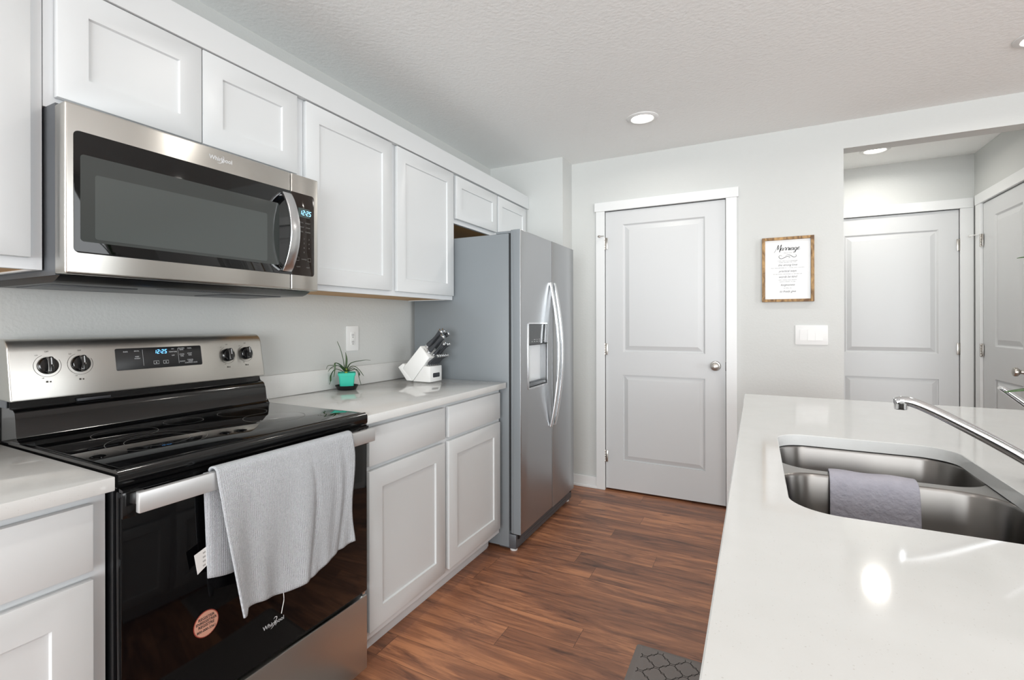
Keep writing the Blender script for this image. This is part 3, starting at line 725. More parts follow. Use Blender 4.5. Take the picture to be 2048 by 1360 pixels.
ribbon(b, smooth_pts([(-0.012, -0.011), (-0.002, -0.010), (0.006, -0.002), (0.009, 0.010), (0.004, 0.012)]), lambda t: 0.0006 + 0.0016 * math.sin(PI * t), xplane(0.4205, 0.385, 1.727)); put('maker_logo', b, INKW, dr, smooth=False)
b = NB(); pts = [(0.424 + 0.042 * math.sin(PI * i / 24) ** 0.8, 0.620, 1.416 + 0.263 * i / 24) for i in range(25)]
bar(b, pts, 0.038, 0.010, (0, 1, 0)); box(b, (0.419, 0.602, 1.414), (0.428, 0.638, 1.426), 0.002); box(b, (0.419, 0.602, 1.668), (0.428, 0.638, 1.680), 0.002)
put('handle', b, HANDLEM, dr, angle=45)

# ------------------------------------------------------------------ refrigerator
fr = thing('refrigerator', (0.36, 2.326, 0), 'tall stainless side-by-side refrigerator with an ice and water dispenser', 'refrigerator')
Y0, YD0, YD1, Y1 = 1.869, 2.326, 2.336, 2.783
b = NB(); box(b, (0.03, Y0, 0.022), (0.660, Y1, 1.720), 0.004, 2); put('case', b, GREYP, fr)
b = NB(); box(b, (0.660, Y0 + 0.008, 0.11), (0.672, Y1 - 0.008, 1.715)); put('door_gasket', b, GAPSHADE, fr, smooth=False)
def fridge_door(y0, y1, hole=None, name='door'):
    bm = NB(); x0, x1, z0, z1 = 0.672, 0.7315, 0.100, 1.737
    if hole is None: prism(bm, [(x0, y0), (x1 - 0.002, y0), (x1, y0 + 0.002), (x1, y1 - 0.046), (x1 - 0.004, y1 - 0.036), (x1 - 0.014, y1 - 0.004), (x1 - 0.018, y1), (x0, y1)], z0, z1, Matrix.Identity(4), 0.003)
    else:
        hy0, hz0, hy1, hz1 = hole; e = 0.006
        box(bm, (x0, y0, z0), (x1 - 0.045, y1, z1), 0.003, 2)
        ys = [y0 + e, hy0, hy1, y1]; zs = [z0 + e, hz0, hz1, z1 - e]
        g = {(i, j): bm.verts.new((x1, ys[i], zs[j])) for i in range(4) for j in range(4)}
        for i in range(3):
            for j in range(3):
                if (i, j) != (1, 1): bm.faces.new((g[i, j], g[i + 1, j], g[i + 1, j + 1], g[i, j + 1]))
        xb = x1 - 0.045
        q = [(hy0, hz0), (hy1, hz0), (hy1, hz1), (hy0, hz1)]
        for k in range(4):
            a, c = q[k], q[(k + 1) % 4]
            bm.faces.new([bm.verts.new(p) for p in ((x1, *a), (x1, *c), (xb, *c), (xb, *a))])
        # rounded outer rim
        prev = None
        for s in range(4):
            an = PI / 2 * s / 3; xx = x1 - e + e * math.cos(an) if s else x1; o_ = e * math.sin(an)
            xx = x1 - e * (1 - math.cos(an)); o_ = e * (1 - math.sin(an))
            ring = [bm.verts.new((xx, y0 + o_, z0 + o_)), bm.verts.new((xx, y1, z0 + o_)), bm.verts.new((xx, y1, z1 - o_)), bm.verts.new((xx, y0 + o_, z1 - o_))]
            if prev:
                for k in range(4): bm.faces.new((prev[k], prev[(k + 1) % 4], ring[(k + 1) % 4], ring[k]))
            prev = ring
        ring = [bm.verts.new((xb, v.co.y, v.co.z)) for v in prev]
        for k in range(4): bm.faces.new((prev[k], prev[(k + 1) % 4], ring[(k + 1) % 4], ring[k]))
    o = put(name, bm, [FRIDGEM, GREYP, GAPSHADE], fr, angle=50)
    for p in o.data.polygons:
        if abs(p.normal.y) > 0.9 and not (1.95 < p.center.y + 2.326 < 2.26): p.material_index = 1 if min(abs(p.center.y + 2.326 - Y0), abs(p.center.y + 2.326 - Y1)) < 0.02 else 2  # sides facing the gap coloured near-black to paint the seam's shade
    return o
fz = fridge_door(Y0, YD0, (1.972, 0.876, 2.243, 1.228), 'freezer_door')
rf = fridge_door(YD1, Y1, None, 'refrigerator_door')
# dispenser
b = NB()
Md = xplane(0.7315)
out = rrect(1.9645, 0.866, 2.2505, 1.237, 0.008, 3); inn = rrect(1.972, 0.876, 2.243, 1.228, 0.004, 3)
vo = [[b.verts.new(Md @ Vector((p[0], p[1], h))) for p in pl] for pl, h in ((out, 0), (out, 0.003), (inn, 0.004), (inn, -0.005))]
n = len(out)
for a, c in zip(vo, vo[1:]):
    for i in range(n): b.faces.new((a[i], a[(i + 1) % n], c[(i + 1) % n], c[i]))
dsp = put('dispenser_frame', b, HANDLEM, fz)
b = NB(); prism(b, [(0.700, 1.128), (0.722, 1.108), (0.7325, 1.118), (0.7325, 1.227), (0.690, 1.227)], -1.9725, -2.2425, MS); put('dispenser_panel', b, mat('grey_black_dispenser_glass', (60, 64, 66), 0.08), dsp, angle=20)
b = NB()
for k in range(6): text(b, ('o', 'WATER', 'LOCK', 'FILTER', 'ICE', 'o')[k], 0.007, xplane(0.7330, 2.02 + k * 0.035, 1.140)); box(b, (0.7326, 2.014 + k * 0.035, 1.128), (0.7329, 2.026 + k * 0.035, 1.131))
put('dispenser_markings', b, INKW, dsp, smooth=False)
b = NB(); box(b, (0.686, 1.9725, 0.877), (0.690, 2.2425, 1.20)); put('dispenser_cavity', b, mat('silver_plastic', (225, 228, 230), 0.35, 0.15), dsp, smooth=False)
b = NB(); box(b, (0.688, 1.9725, 0.877), (0.728, 2.2425, 0.896), 0.002)
for k in range(12): box(b, (0.694, 1.985 + k * 0.021, 0.896), (0.722, 1.993 + k * 0.021, 0.899))
put('drip_tray', b, mat('grey_drip_tray', (120, 124, 128), 0.35, 0.5), dsp)
# bow handles
def bow(y, parent):
    b = NB(); pts = []
    for i in range(33):
        t = i / 32; pts.append((0.735 + 0.052 * math.sin(PI * t) ** 0.85, y, 0.605 + 0.872 * t))
    bar(b, pts, 0.024, lambda t: 0.014 + 0.004 * math.sin(PI * t), (0, 1, 0))
    box(b, (0.730, y - 0.011, 0.600), (0.741, y + 0.011, 0.622), 0.003); box(b, (0.730, y - 0.011, 1.460), (0.741, y + 0.011, 1.482), 0.003)
    put('handle', b, HANDLEM, parent, angle=45)
bow(2.298, fz); bow(2.362, rf)
b = NB(); text(b, 'Whirlpool', 0.0085, frame((0.7235, 2.766, 1.672), (-0.30, 0.954, 0), (0, 0, 1)), 'CENTER'); put('maker_logo', b, INKW, rf, smooth=False)
b = NB(); box(b, (0.60, Y0 + 0.002, 0.016), (0.700, Y1 - 0.002, 0.094), 0.004)
for k in range(3): box(b, (0.7002, Y0 + 0.11, 0.034 + k * 0.016), (0.702, Y1 - 0.11, 0.042 + k * 0.016))
put('base_grille', b, GREYD, fr)
for y in (Y0 + 0.035, Y1 - 0.035):
    b = NB(); lathe(b, [(0.020, 0), (0.020, 0.010), (0.012, 0.014), (0.012, 0.025)], frame((0.672, y, 0), (1, 0, 0), (0, 1, 0)), 18); put('foot', b, WHITEP, fr)
    b = NB(); lathe(b, [(0.016, 0), (0.018, 0.03), (0.013, 0.034)], frame((0.692, y, 0.066), (1, 0, 0), (0, 1, 0)), 18); put('door_pivot', b, BLACKP, fr)
    b = NB(); box(b, (0.58, y - 0.03, 1.7205), (0.715, y + 0.03, 1.734), 0.005); put('hinge_cover', b, GREYP, fr)

# ------------------------------------------------------------------ wall plates
ot = thing('wall_outlet', (0, 1.376, 1.156), 'white double socket on the wall above the potted plant', 'outlet')
b = NB(); prism(b, rrect(1.334, 1.093, 1.418, 1.220, 0.004), 0.0005, 0.006, xplane(0), 0.002); put('plate', b, WHITEP, ot)
b = NB(); prism(b, rrect(1.359, 1.122, 1.393, 1.191, 0.004), 0.005, 0.0075, xplane(0), 0.001); rc = put('receptacle', b, WHITEP, ot)
b = NB()
for z in (1.173, 1.138):
    for y in (1.3695, 1.3805): box(b, (0.0074, y - 0.0012, z - 0.004), (0.0078, y + 0.0012, z + 0.006))
    prism(b, circ(1.375, z - 0.010, 0.0028, 12), 0.0074, 0.0078, xplane(0))
put('slots', b, SLOT, rc, smooth=False)
sw = thing('light_switch', (2.133, YF, 1.157), 'white triple rocker switch plate below the framed print', 'switch')
b = NB(); prism(b, rrect(2.049, 1.097, 2.218, 1.217, 0.004), 0.0005, 0.006, yplane(YF), 0.002); put('plate', b, WHITEP, sw)
for k in range(3):
    x = 2.0935 + k * 0.0400; M = yplane(YF, x, 1.157); b = NB()
    tilt = 0.0016 if k else -0.0016
    vs = [(-0.0195, -0.034, 0.0075 + tilt), (0.0195, -0.034, 0.0075 + tilt), (0.0195, 0.034, 0.0075 - tilt), (-0.0195, 0.034, 0.0075 - tilt)]
    f = [b.verts.new(M @ Vector(v)) for v in vs]; g = [b.verts.new(M @ Vector((v[0], v[1], 0.003))) for v in vs]
    b.faces.new(f)
    for i in range(4): b.faces.new((g[i], g[(i + 1) % 4], f[(i + 1) % 4], f[i]))
    put('rocker', b, WHITEP, sw, smooth=False)

# ------------------------------------------------------------------ framed print
pc = thing('framed_print', (2.008, YF, 1.567), 'wood framed white print with a marriage prayer in black script', 'picture')
PM = frame((2.008, YF - 0.003, 1.567), (1, 0, 0), (0, 0, 1))
W2, H2 = 0.1395, 0.203
def mitre(bm, a, c, inward):
    pass
b = NB(); fw = 0.017
for pts in ([(-W2, -H2), (-W2 + fw, -H2), (-W2 + fw, H2), (-W2, H2)], [(W2 - fw, -H2), (W2, -H2), (W2, H2), (W2 - fw, H2)], [(-W2 + fw, H2 - fw), (W2 - fw, H2 - fw), (W2 - fw, H2), (-W2 + fw, H2)], [(-W2 + fw, -H2), (W2 - fw, -H2), (W2 - fw, -H2 + fw), (-W2 + fw, -H2 + fw)]):
    prism(b, pts, 0.0, 0.024, PM, 0.0012, 1)
put('frame', b, PINE, pc)
b = NB(); box(b, (-W2 + fw - .002, -H2 + fw - .002, 0.002), (W2 - fw + .002, H2 - fw + .002, 0.008), M=PM); bd = put('print_board', b, PAPER, pc, smooth=False)
b = NB(); T = PM @ Matrix.Translation((0, 0, 0.0086))
def script(strokes, x, y, s, w, slant=0.25):
    for st_ in strokes:
        P = smooth_pts([((p[0] + p[1] * slant), p[1], 0) for p in st_], 6)
        P = [(x + q.x * s, y + q.y * s) for q in P]
        def ww(t, P=P):
            i = min(int(t * (len(P) - 1)), len(P) - 2); dx = P[i + 1][0] - P[i][0]; dy = P[i + 1][1] - P[i][1]
            L = math.hypot(dx, dy) + 1e-9
            return w * (0.45 + (1.1 if dy < 0 else 0.25) * abs(dy) / L)
        ribbon(b, P, ww, T)
# hand-lettered title: M a r r i a g e
M_ = [[(-0.35, -0.55), (-0.15, -0.25), (0.15, 1.0), (0.28, 1.75), (0.36, 1.85)], [(0.3, 1.8), (0.42, 0.9), (0.5, 0.25)], [(0.5, 0.25), (0.85, 1.3), (1.15, 1.85)], [(1.12, 1.85), (1.15, 1.0), (1.12, 0.1), (1.2, -0.5)]]
a_ = [[(0.62, 0.75), (0.35, 0.85), (0.1, 0.55), (0.1, 0.15), (0.32, 0.02), (0.58, 0.3), (0.66, 0.8)], [(0.66, 0.8), (0.62, 0.2), (0.78, 0.02), (1.0, 0.3)]]
r_ = [[(0.0, 0.3), (0.18, 0.85), (0.3, 0.95), (0.34, 0.75)], [(0.34, 0.78), (0.6, 0.75), (0.55, 0.25), (0.65, 0.02), (0.85, 0.3)]]
i_ = [[(0.0, 0.3), (0.2, 0.8), (0.15, 0.2), (0.28, 0.02), (0.5, 0.3)], [(0.24, 1.15), (0.28, 1.2), (0.30, 1.25)]]
g_ = [[(0.62, 0.75), (0.35, 0.85), (0.1, 0.55), (0.1, 0.15), (0.32, 0.02), (0.58, 0.3), (0.66, 0.8)], [(0.66, 0.8), (0.6, 0.0), (0.45, -0.7), (0.15, -0.85), (0.1, -0.6), (0.5, -0.2), (1.0, 0.3)]]
e_ = [[(0.0, 0.3), (0.35, 0.45), (0.5, 0.75), (0.3, 0.9), (0.1, 0.55), (0.15, 0.12), (0.4, 0.02), (0.75, 0.35)]]
xx = -0.064; sc_ = 0.0200
for L_, adv in ((M_, 1.25), (a_, 0.88), (r_, 0.72), (r_, 0.72), (i_, 0.42), (a_, 0.88), (g_, 0.88), (e_, 0.7)):
    script(L_, xx, 0.120, sc_, 0.0029); xx += adv * sc_
text(b, 'P R A Y E R', 0.0085, T @ Matrix.Translation((0.002, 0.103, 0)))
ribbon(b, [(q.x, q.y) for q in smooth_pts([(-0.030, 0.082, 0), (-0.034, 0.089, 0), (-0.044, 0.088, 0), (-0.046, 0.078, 0), (-0.036, 0.069, 0), (-0.018, 0.074, 0), (-0.002, 0.082, 0), (0.010, 0.080, 0), (0.012, 0.074, 0), (0.002, 0.072, 0)])], lambda t: 0.0008 + 0.0024 * math.sin(PI * t), T)
ribbon(b, [(q.x, q.y) for q in smooth_pts([(-0.012, 0.084, 0), (0.002, 0.092, 0), (0.018, 0.086, 0), (0.032, 0.076, 0), (0.044, 0.078, 0), (0.047, 0.087, 0), (0.040, 0.089, 0)])], lambda t: 0.0008 + 0.0024 * math.sin(PI * t), T)
put('title_lettering', b, INK, bd, smooth=False)
b = NB()
for s, dy, sz, sh in (('LORD, HELP US TO REMEMBER', 0.054, .0075, 0), ('WHEN WE FIRST MET AND', 0.045, .0075, 0), ('the strong love', 0.028, .0185, .35), ('THAT GREW BETWEEN US. TO WORK THAT LOVE INTO', 0.010, .0068, 0), ('practical ways', -0.010, .0185, .35), ('SO NOTHING CAN DIVIDE US. WE ASK FOR', -0.029, .0075, 0), ('words be kind', -0.046, .0185, .35), ('AND LOVING AND HEARTS', -0.066, .0075, 0), ('ALWAYS READY TO ASK', -0.077, .0075, 0), ('forgiveness', -0.097, .0185, .35), ('AS WELL AS', -0.117, .0075, 0), ('to freely give', -0.138, .0185, .35)):
    text(b, s, sz, T @ Matrix.Translation((0.0, dy, 0)), shear=sh, space=0.92 if sh else 1.05)
put('prayer_lettering', b, mat('grey_ink', (95, 97, 102), 0.7), bd, smooth=False)

# ------------------------------------------------------------------ potted plant on the worktop
SX, SY = 0.090, 1.246
sa = thing('plant_saucer', (SX, SY, 0.9142), 'black plastic saucer under the teal plant pot', 'saucer')
b = NB(); lathe(b, [(0, 0.0), (0.0440, 0.0), (0.0500, 0.012), (0.0555, 0.020), (0.0545, 0.021), (0.0488, 0.013), (0.0430, 0.0035), (0, 0.0035)], frame((SX, SY, 0.9142), (1, 0, 0), (0, 1, 0)), 36, cap=False); put('dish', b, SAUC, sa)
pt = thing('potted_plant', (SX, SY, 0.9184), 'small spidery green plant in a square teal pot', 'plant')
def square_loft(bm, rings, M, r=0.3):
    prev = None
    for h, s in rings:
        cur = [bm.verts.new(M @ Vector((p[0], p[1], h))) for p in rrect(-s, -s, s, s, s * r, 4)]
        if prev:
            n = len(cur)
            for i in range(n): bm.faces.new((prev[i], prev[(i + 1) % n], cur[(i + 1) % n], cur[i]))
        else: bm.faces.new(list(reversed(cur)))
        prev = cur
    bm.faces.new(prev)
MP = frame((SX, SY, 0.9184), (math.cos(.77), math.sin(.77), 0), (-math.sin(.77), math.cos(.77), 0))
b = NB(); square_loft(b, [(0, 0.030), (0.002, 0.031), (0.064, 0.0375), (0.0645, 0.0405), (0.078, 0.042), (0.0785, 0.0395), (0.070, 0.037)], MP, 0.25); put('pot', b, TEAL, pt, angle=30)
b = NB(); square_loft(b, [(0.069, 0.036), (0.0715, 0.037), (0.073, 0.02)], MP, 0.25); put('soil', b, SOIL, pt)
LV = [[(.095, 1.228, 1.0), (.09, 1.225, 1.049), (.085, 1.218, 1.089), (.08, 1.21, 1.119), (.075, 1.198, 1.149)],
      [(.095, 1.234, 1.0), (.09, 1.244, 1.048), (.085, 1.248, 1.073), (.08, 1.247, 1.094)],
      [(.095, 1.236, 1.002), (.1, 1.255, 1.036), (.11, 1.277, 1.046), (.12, 1.31, 1.05), (.13, 1.333, 1.052), (.135, 1.366, 1.049)],
      [(.1, 1.234, 1.002), (.12, 1.244, 1.026), (.14, 1.255, 1.024), (.15, 1.27, 1.007), (.155, 1.293, .978)],
      [(.09, 1.232, 1.002), (.075, 1.211, 1.029), (.06, 1.176, 1.035), (.05, 1.162, 1.032), (.045, 1.158, 1.016)],
      [(.095, 1.232, 1.0), (.1, 1.192, 1.03), (.1, 1.164, 1.035), (.095, 1.139, 1.026), (.09, 1.126, 1.01)],
      [(.1, 1.232, 1.002), (.12, 1.175, 1.038), (.135, 1.127, 1.052), (.14, 1.12, 1.028), (.14, 1.113, .989)],
      [(.1, 1.240, 1.002), (.115, 1.259, 1.018), (.133, 1.275, .998), (.140, 1.279, .964), (.144, 1.287, .933)],
      [(.1, 1.242, 1.002), (.11, 1.284, 1.01), (.12, 1.297, .996), (.12, 1.303, .977)],
      [(.085, 1.228, 1.002), (.062, 1.200, 1.015), (.040, 1.192, .985), (.034, 1.195, .955), (.03, 1.190, .940)]]
for pl in LV:
    b = NB(); P = smooth_pts(pl, 6)
    tube(b, P, lambda t: 0.0046 * (1 - t) ** 0.5 + 0.0012, 7, lambda t: 0.0016 * (1 - t) ** 0.5 + 0.0005, cap=True); put('leaf', b, LEAFM, pt)
b = NB(); lathe(b, [(0.004, 0), (0.0075, 0.008), (0.0065, 0.018), (0.003, 0.028), (0, 0.030)], frame((.097, 1.234, .989), (1, 0, 0), (0, 1, 0)), 14); put('crown', b, LEAFC, pt)

# ------------------------------------------------------------------ knife block
kb = thing('knife_block', (0.21, 1.7175, 0.914), 'white angled knife block full of dark-handled knives', 'knife block')
def side(pts, y0, y1, mt, name, bev=0.003):
    b = NB(); prism(b, pts, -y0, -y1, MS, 0); bmesh.ops.recalc_face_normals(b, faces=b.faces)
    bmesh.ops.bevel(b, geom=list(b.edges), offset=bev, segments=2, profile=.5, affect='EDGES', clamp_overlap=True)
    return put(name, b, mt, kb)
side([(0.1745, 0.917), (0.2835, 1.0465), (0.2265, 1.1105), (0.105, 0.982)], 1.660, 1.775, KBW, 'slanted_block')
side([(0.133, 0.9165), (0.1735, 0.9165), (0.104, 0.9815), (0.120, 1.004), (0.106, 1.010), (0.0735, 0.988)], 1.660, 1.775, KBW, 'back_support', 0.002)
side([(0.176, 0.9145), (0.290, 0.9145), (0.290, 1.000), (0.247, 1.001)], 1.660, 1.775, KBW, 'steak_knife_base')
b = NB(); prism(b, rrect(1.688, 0.938, 1.752, 0.962, 0.006, 4), -0.001, 0.0015, xplane(0.290), 0.0006); put('nameplate', b, DARKP, kb)
b = NB()
Mt = frame((0.2265, 0, 1.1105), (0, 1, 0), Vector((-0.057, 0, 0.064)).normalized())
for (y, u) in ((1.674, -0.035), (1.700, -0.062)):
    b = NB(); box(b, (y - 0.0015, u - 0.016, -0.001), (y + 0.0015, u + 0.016, 0.0006), M=Mt); put('knife_slot', b, SLOT, kb, smooth=False)
KD = Vector((0.735, 0.0, 0.678)).normalized()
def aim(d):
    d = Vector(d).normalized(); x = Vector((0, 1, 0)); y = d.cross(x); return Matrix((x, y, d)).transposed()
KROT = aim(KD)
def knife(L, w, th, loc, label, group, curve=0.0, rot=None):
    k = thing('knife', (0, 0, 0), label, 'knife', group)
    b = NB(); prev = None; rings = []
    for i in range(13):
        t = i / 12
        ww = w * (0.78 + 0.22 * math.cos(2 * PI * t * 0.9) + (0.12 if t > .85 else 0)) / 1.0; tt = th * (0.9 + .1 * math.cos(2 * PI * t))
        rings.append([b.verts.new((tt / 2 * math.cos(2 * PI * q / 12) ** 1, curve * math.sin(PI * t) + ww / 2 * math.sin(2 * PI * q / 12), 0.010 + (L - 0.018) * t)) for q in range(12)])
    for a, c in zip(rings, rings[1:]):
        for i in range(12): b.faces.new((a[i], a[(i + 1) % 12], c[(i + 1) % 12], c[i]))
    b.faces.new(list(reversed(rings[0]))); b.faces.new(rings[-1])
    put('handle', b, KHAND, k, angle=60)
    b = NB(); prism(b, circ(0, 0, th * .46, 14, w * .46), -0.002, 0.0105, Matrix.Identity(4)); put('bolster', b, CHROME, k)
    b = NB(); prism(b, circ(0, 0, th * .52, 14, w * .56), L - 0.009, L, Matrix.Identity(4), 0.002); put('end_cap', b, CHROME, k)
    k.location = loc; k.rotation_euler = (rot or KROT).to_euler()
    return k
def face(u, y):     # u 0 top .. 1 bottom of the slanted top face
    return Vector((0.2265 + 0.057 * u, y, 1.1105 - 0.064 * u)) + KD * 0.003
big = knife(0.134, 0.030, 0.020, face(0.55, 1.690), 'thick dark-handled knife nearest the viewer in the top row of the block', 'large knives in the white block')
copy_tree(big, face(0.14, 1.708), 'second large dark-handled knife in the top row of the block', 'large knives in the white block')
copy_tree(big, face(0.10, 1.738), 'large dark-handled knife third in the top row of the block', 'large knives in the white block')
copy_tree(big, face(0.30, 1.762), 'large knife nearest the refrigerator in the top row of the block', 'large knives in the white block')
mid = knife(0.098, 0.019, 0.013, face(0.84, 1.712), 'mid-size knife nearest the viewer in the middle row of the block', 'mid-size knives in the white block')
for y, u, s in ((1.732, .76, 'mid-size knife second from the viewer in the middle row'), (1.747, .86, 'mid-size knife third from the viewer in the middle row'), (1.765, .85, 'mid-size knife nearest the refrigerator in the middle row')):
    copy_tree(mid, face(u, y), s, 'mid-size knives in the white block')
stk = knife(0.092, 0.017, 0.011, Vector((0.266, 1.670, 1.006)), 'steak knife nearest the viewer in the lowest row of the block', 'steak knives in the white block', 0.004, aim((0.79, 0.0, 0.61)))
for k, s in enumerate(('second', 'third', 'fourth', 'fifth')):
    copy_tree(stk, Vector((0.266, 1.670 + 0.0188 * (k + 1), 1.006)), s + ' steak knife from the viewer in the lowest row of the block', 'steak knives in the white block')
copy_tree(stk, Vector((0.266, 1.764, 1.006)), 'steak knife nearest the refrigerator in the lowest row of the block', 'steak knives in the white block')

# ------------------------------------------------------------------ island, sink, faucet
IX0, IX1, IY0, IY1 = 1.788, 2.78, -0.42, 1.975
SX0, SX1, SY0, SY1 = 1.886, 2.270, 0.455, 1.130
isl = thing('island_cabinet', (2.15, 0.78, 0), 'white kitchen island base under the sink worktop', 'island')
b = NB(); box(b, (1.835, IY0 + 0.02, 0.10), (2.47, 0.36, 0.883)); box(b, (1.835, 1.20, 0.10), (2.47, IY1 - 0.03, 0.883)); box(b, (2.36, 0.36, 0.10), (2.47, 1.20, 0.883)); box(b, (1.835, 0.36, 0.10), (1.853, 1.20, 0.883)); box(b, (1.853, 0.36, 0.10), (2.36, 1.2, 0.12))
put('body', b, CABIN, isl, smooth=False)
b = NB(); box(b, (1.90, IY0 + 0.03, 0.0), (2.45, IY1 - 0.04, 0.10)); put('toe_kick', b, CABIN, isl, smooth=False)
for a, c in ((-0.38, -0.02), (0.0, 0.36), (0.40, 0.79), (0.81, 1.2), (1.24, 1.58), (1.60, 1.93)):
    cab_door(isl, 'drawer_front', a, c, 0.724, 0.862, 1.815, flat=True, sign=-1); cab_door(isl, 'door', a, c, 0.134, 0.706, 1.815, rail=0.07, sign=-1)
def holed(bm, outer, holes, z):
    es = []
    for lp in [outer] + holes:
        vs = [bm.verts.new((p[0], p[1], z)) for p in lp]
        es += [bm.edges.new((vs[i], vs[(i + 1) % len(vs)])) for i in range(len(vs))]
    return bmesh.ops.triangle_fill(bm, use_beauty=True, use_dissolve=False, edges=es)
ic = NB()
cut = rrect(SX0, SY0, SX1, SY1, 0.075, 10)
outl = rrect(IX0, IY0, IX1, IY1, 0.006, 2)
def loop_wall(bm, lp, z0, z1):
    n = len(lp)
    a = [bm.verts.new((p[0], p[1], z0)) for p in lp]; c = [bm.verts.new((p[0], p[1], z1)) for p in lp]
    for i in range(n): bm.faces.new((a[i], a[(i + 1) % n], c[(i + 1) % n], c[i]))
holed(ic, rrect(IX0 + .002, IY0 + .002, IX1 - .002, IY1 - .002, 0.004, 2), [rrect(SX0 - .0015, SY0 - .0015, SX1 + .0015, SY1 + .0015, .0765, 10)], 0.914)
holed(ic, outl, [cut], 0.884)
loop_wall(ic, outl, 0.884, 0.912); loop_wall(ic, cut, 0.884, 0.9125)
def loop_bridge(bm, l0, z0, l1, z1):
    n = len(l0); a = [bm.verts.new((p[0], p[1], z0)) for p in l0]; c = [bm.verts.new((p[0], p[1], z1)) for p in l1]
    for i in range(n): bm.faces.new((a[i], a[(i + 1) % n], c[(i + 1) % n], c[i]))
loop_bridge(ic, outl, 0.912, rrect(IX0 + .002, IY0 + .002, IX1 - .002, IY1 - .002, 0.004, 2), 0.914)
loop_bridge(ic, cut, 0.9125, rrect(SX0 - .0015, SY0 - .0015, SX1 + .0015, SY1 + .0015, .0765, 10), 0.914)
tag(put('island_countertop', ic, QUARTZ, loc=(2.28, 0.78, 0.884), angle=30), 'white speckled island worktop with a sink cutout', 'countertop')

sk = thing('kitchen_sink', (2.078, 0.79, 0.70), 'undermount stainless double-bowl sink in the island', 'sink')
BO = 0.008
bowls = [(SX0 - BO, SY0 - BO, SX1 + BO, 0.838), (SX0 - BO, 0.868, SX1 + BO, SY1 + BO)]
b = NB(); DZ = 0.8755
holed(b, rrect(SX0 - 0.03, SY0 - 0.03, SX1 + 0.03, SY1 + 0.03, 0.09, 10), [rrect(*q, 0.082, 10) for q in bowls], 0.8825)
put('rim', b, SINKM, sk)
for q in bowls:
    b = NB(); prev = None
    for (ins, z, r) in ((0, 0.8825, 0.082), (0.002, 0.880, 0.082), (0.004, 0.874, 0.081), (0.009, 0.80, 0.078), (0.014, 0.735, 0.074), (0.022, 0.712, 0.070), (0.045, 0.700, 0.055), (0.10, 0.697, 0.03)):
        lp = rrect(q[0] + ins, q[1] + ins, q[2] - ins, q[3] - ins, r, 10)
        cur = [b.verts.new((p[0], p[1], z)) for p in lp]
        if prev:
            n = len(cur)
            for i in range(n): b.faces.new((prev[i], prev[(i + 1) % n], cur[(i + 1) % n], cur[i]))
        prev = cur
    b.faces.new(prev)
    bw = put('bowl', b, SINKM, sk, angle=60); md = bw.modifiers.new('thick', 'SOLIDIFY'); md.thickness = 0.0012; md.offset = 1
    b = NB(); lathe(b, [(0.044, 0.002), (0.04, 0.003), (0.03, 0.0), (0.0, -0.001)], frame(((q[0] + q[2]) / 2, (q[1] + q[3]) / 2, 0.698), (1, 0, 0), (0, 1, 0)), 28, cap=False); put('drain', b, CHROME, bw)
# cloth over the divider
dc = thing('dish_cloth', (2.06, 0.853, 0.885), 'slate grey dish cloth draped over the sink divider', 'cloth')
b = NB(); rows = []
path = [(0.900, 0.80), (0.889, 0.84), (0.8805, 0.872), (0.874, 0.8845), (0.862, 0.8885), (0.848, 0.8885), (0.834, 0.8845), (0.825, 0.874), (0.8205, 0.85), (0.815, 0.80), (0.812, 0.76), (0.809, 0.725)]
for j, (y, z) in enumerate(path):
    t = j / (len(path) - 1); row = []
    for i in range(25):
        u = i / 24; x = 1.983 - 0.004 * t + (2.140 - 1.983 + 0.004 * t) * u
        row.append(b.verts.new((x, y - 0.004 * max(0, t - .5) * (1 + math.sin(u * 8 + 1)), z + 0.0012 * math.sin(u * 11))))
    rows.append(row)
for r0, r1 in zip(rows, rows[1:]):
    for i in range(24): b.faces.new((r0[i], r0[i + 1], r1[i + 1], r1[i]))
o = put('cloth', b, CLOTHM, dc, angle=80); md = o.modifiers.new('thick', 'SOLIDIFY'); md.thickness = 0.004; md.offset = 1
sb = o.modifiers.new('soft', 'SUBSURF'); sb.levels = 2; sb.render_levels = 2
# faucet
fa = thing('faucet', (2.332, 0.745, 0.914), 'chrome single-lever faucet with a low arched spout', 'faucet')
b = NB(); prism(b, rrect(2.304, 0.625, 2.360, 0.865, 0.027, 8), 0.9141, 0.922, Matrix.Identity(4), 0.003, 3); put('deck_plate', b, CHROME, fa)
b = NB(); lathe(b, [(0.027, 0.922), (0.027, 0.93), (0.024, 0.94), (0.023, 1.00), (0.022, 1.02), (0.017, 1.035), (0, 1.04)], frame((2.332, 0.745, 0), (1, 0, 0), (0, 1, 0)), 32); put('body', b, CHROME, fa)
b = NB(); P = smooth_pts([(2.325, 0.745, 0.940), (2.285, 0.745, 0.972), (2.235, 0.747, 1.005), (2.185, 0.750, 1.035), (2.140, 0.752, 1.060), (2.112, 0.753, 1.072), (2.094, 0.754, 1.0745), (2.0855, 0.754, 1.071)], 6)
tube(b, P, lambda t: 0.0135 - 0.0015 * t, 20, lambda t: 0.0125 - 0.004 * t); put('spout', b, CHROME, fa, angle=60)
b = NB(); lathe(b, [(0, 0), (0.0105, 0), (0.0115, 0.002), (0.0115, 0.010), (0.0125, 0.012), (0.0125, 0.021)], frame((2.094, 0.754, 1.0565), (1, 0, 0), (0, 1, 0)), 24); put('aerator', b, CHROME, fa)
b = NB(); P = smooth_pts([(2.334, 0.745, 1.034), (2.305, 0.745, 1.053), (2.275, 0.745, 1.080), (2.250, 0.745, 1.102), (2.239, 0.745, 1.111)], 6)
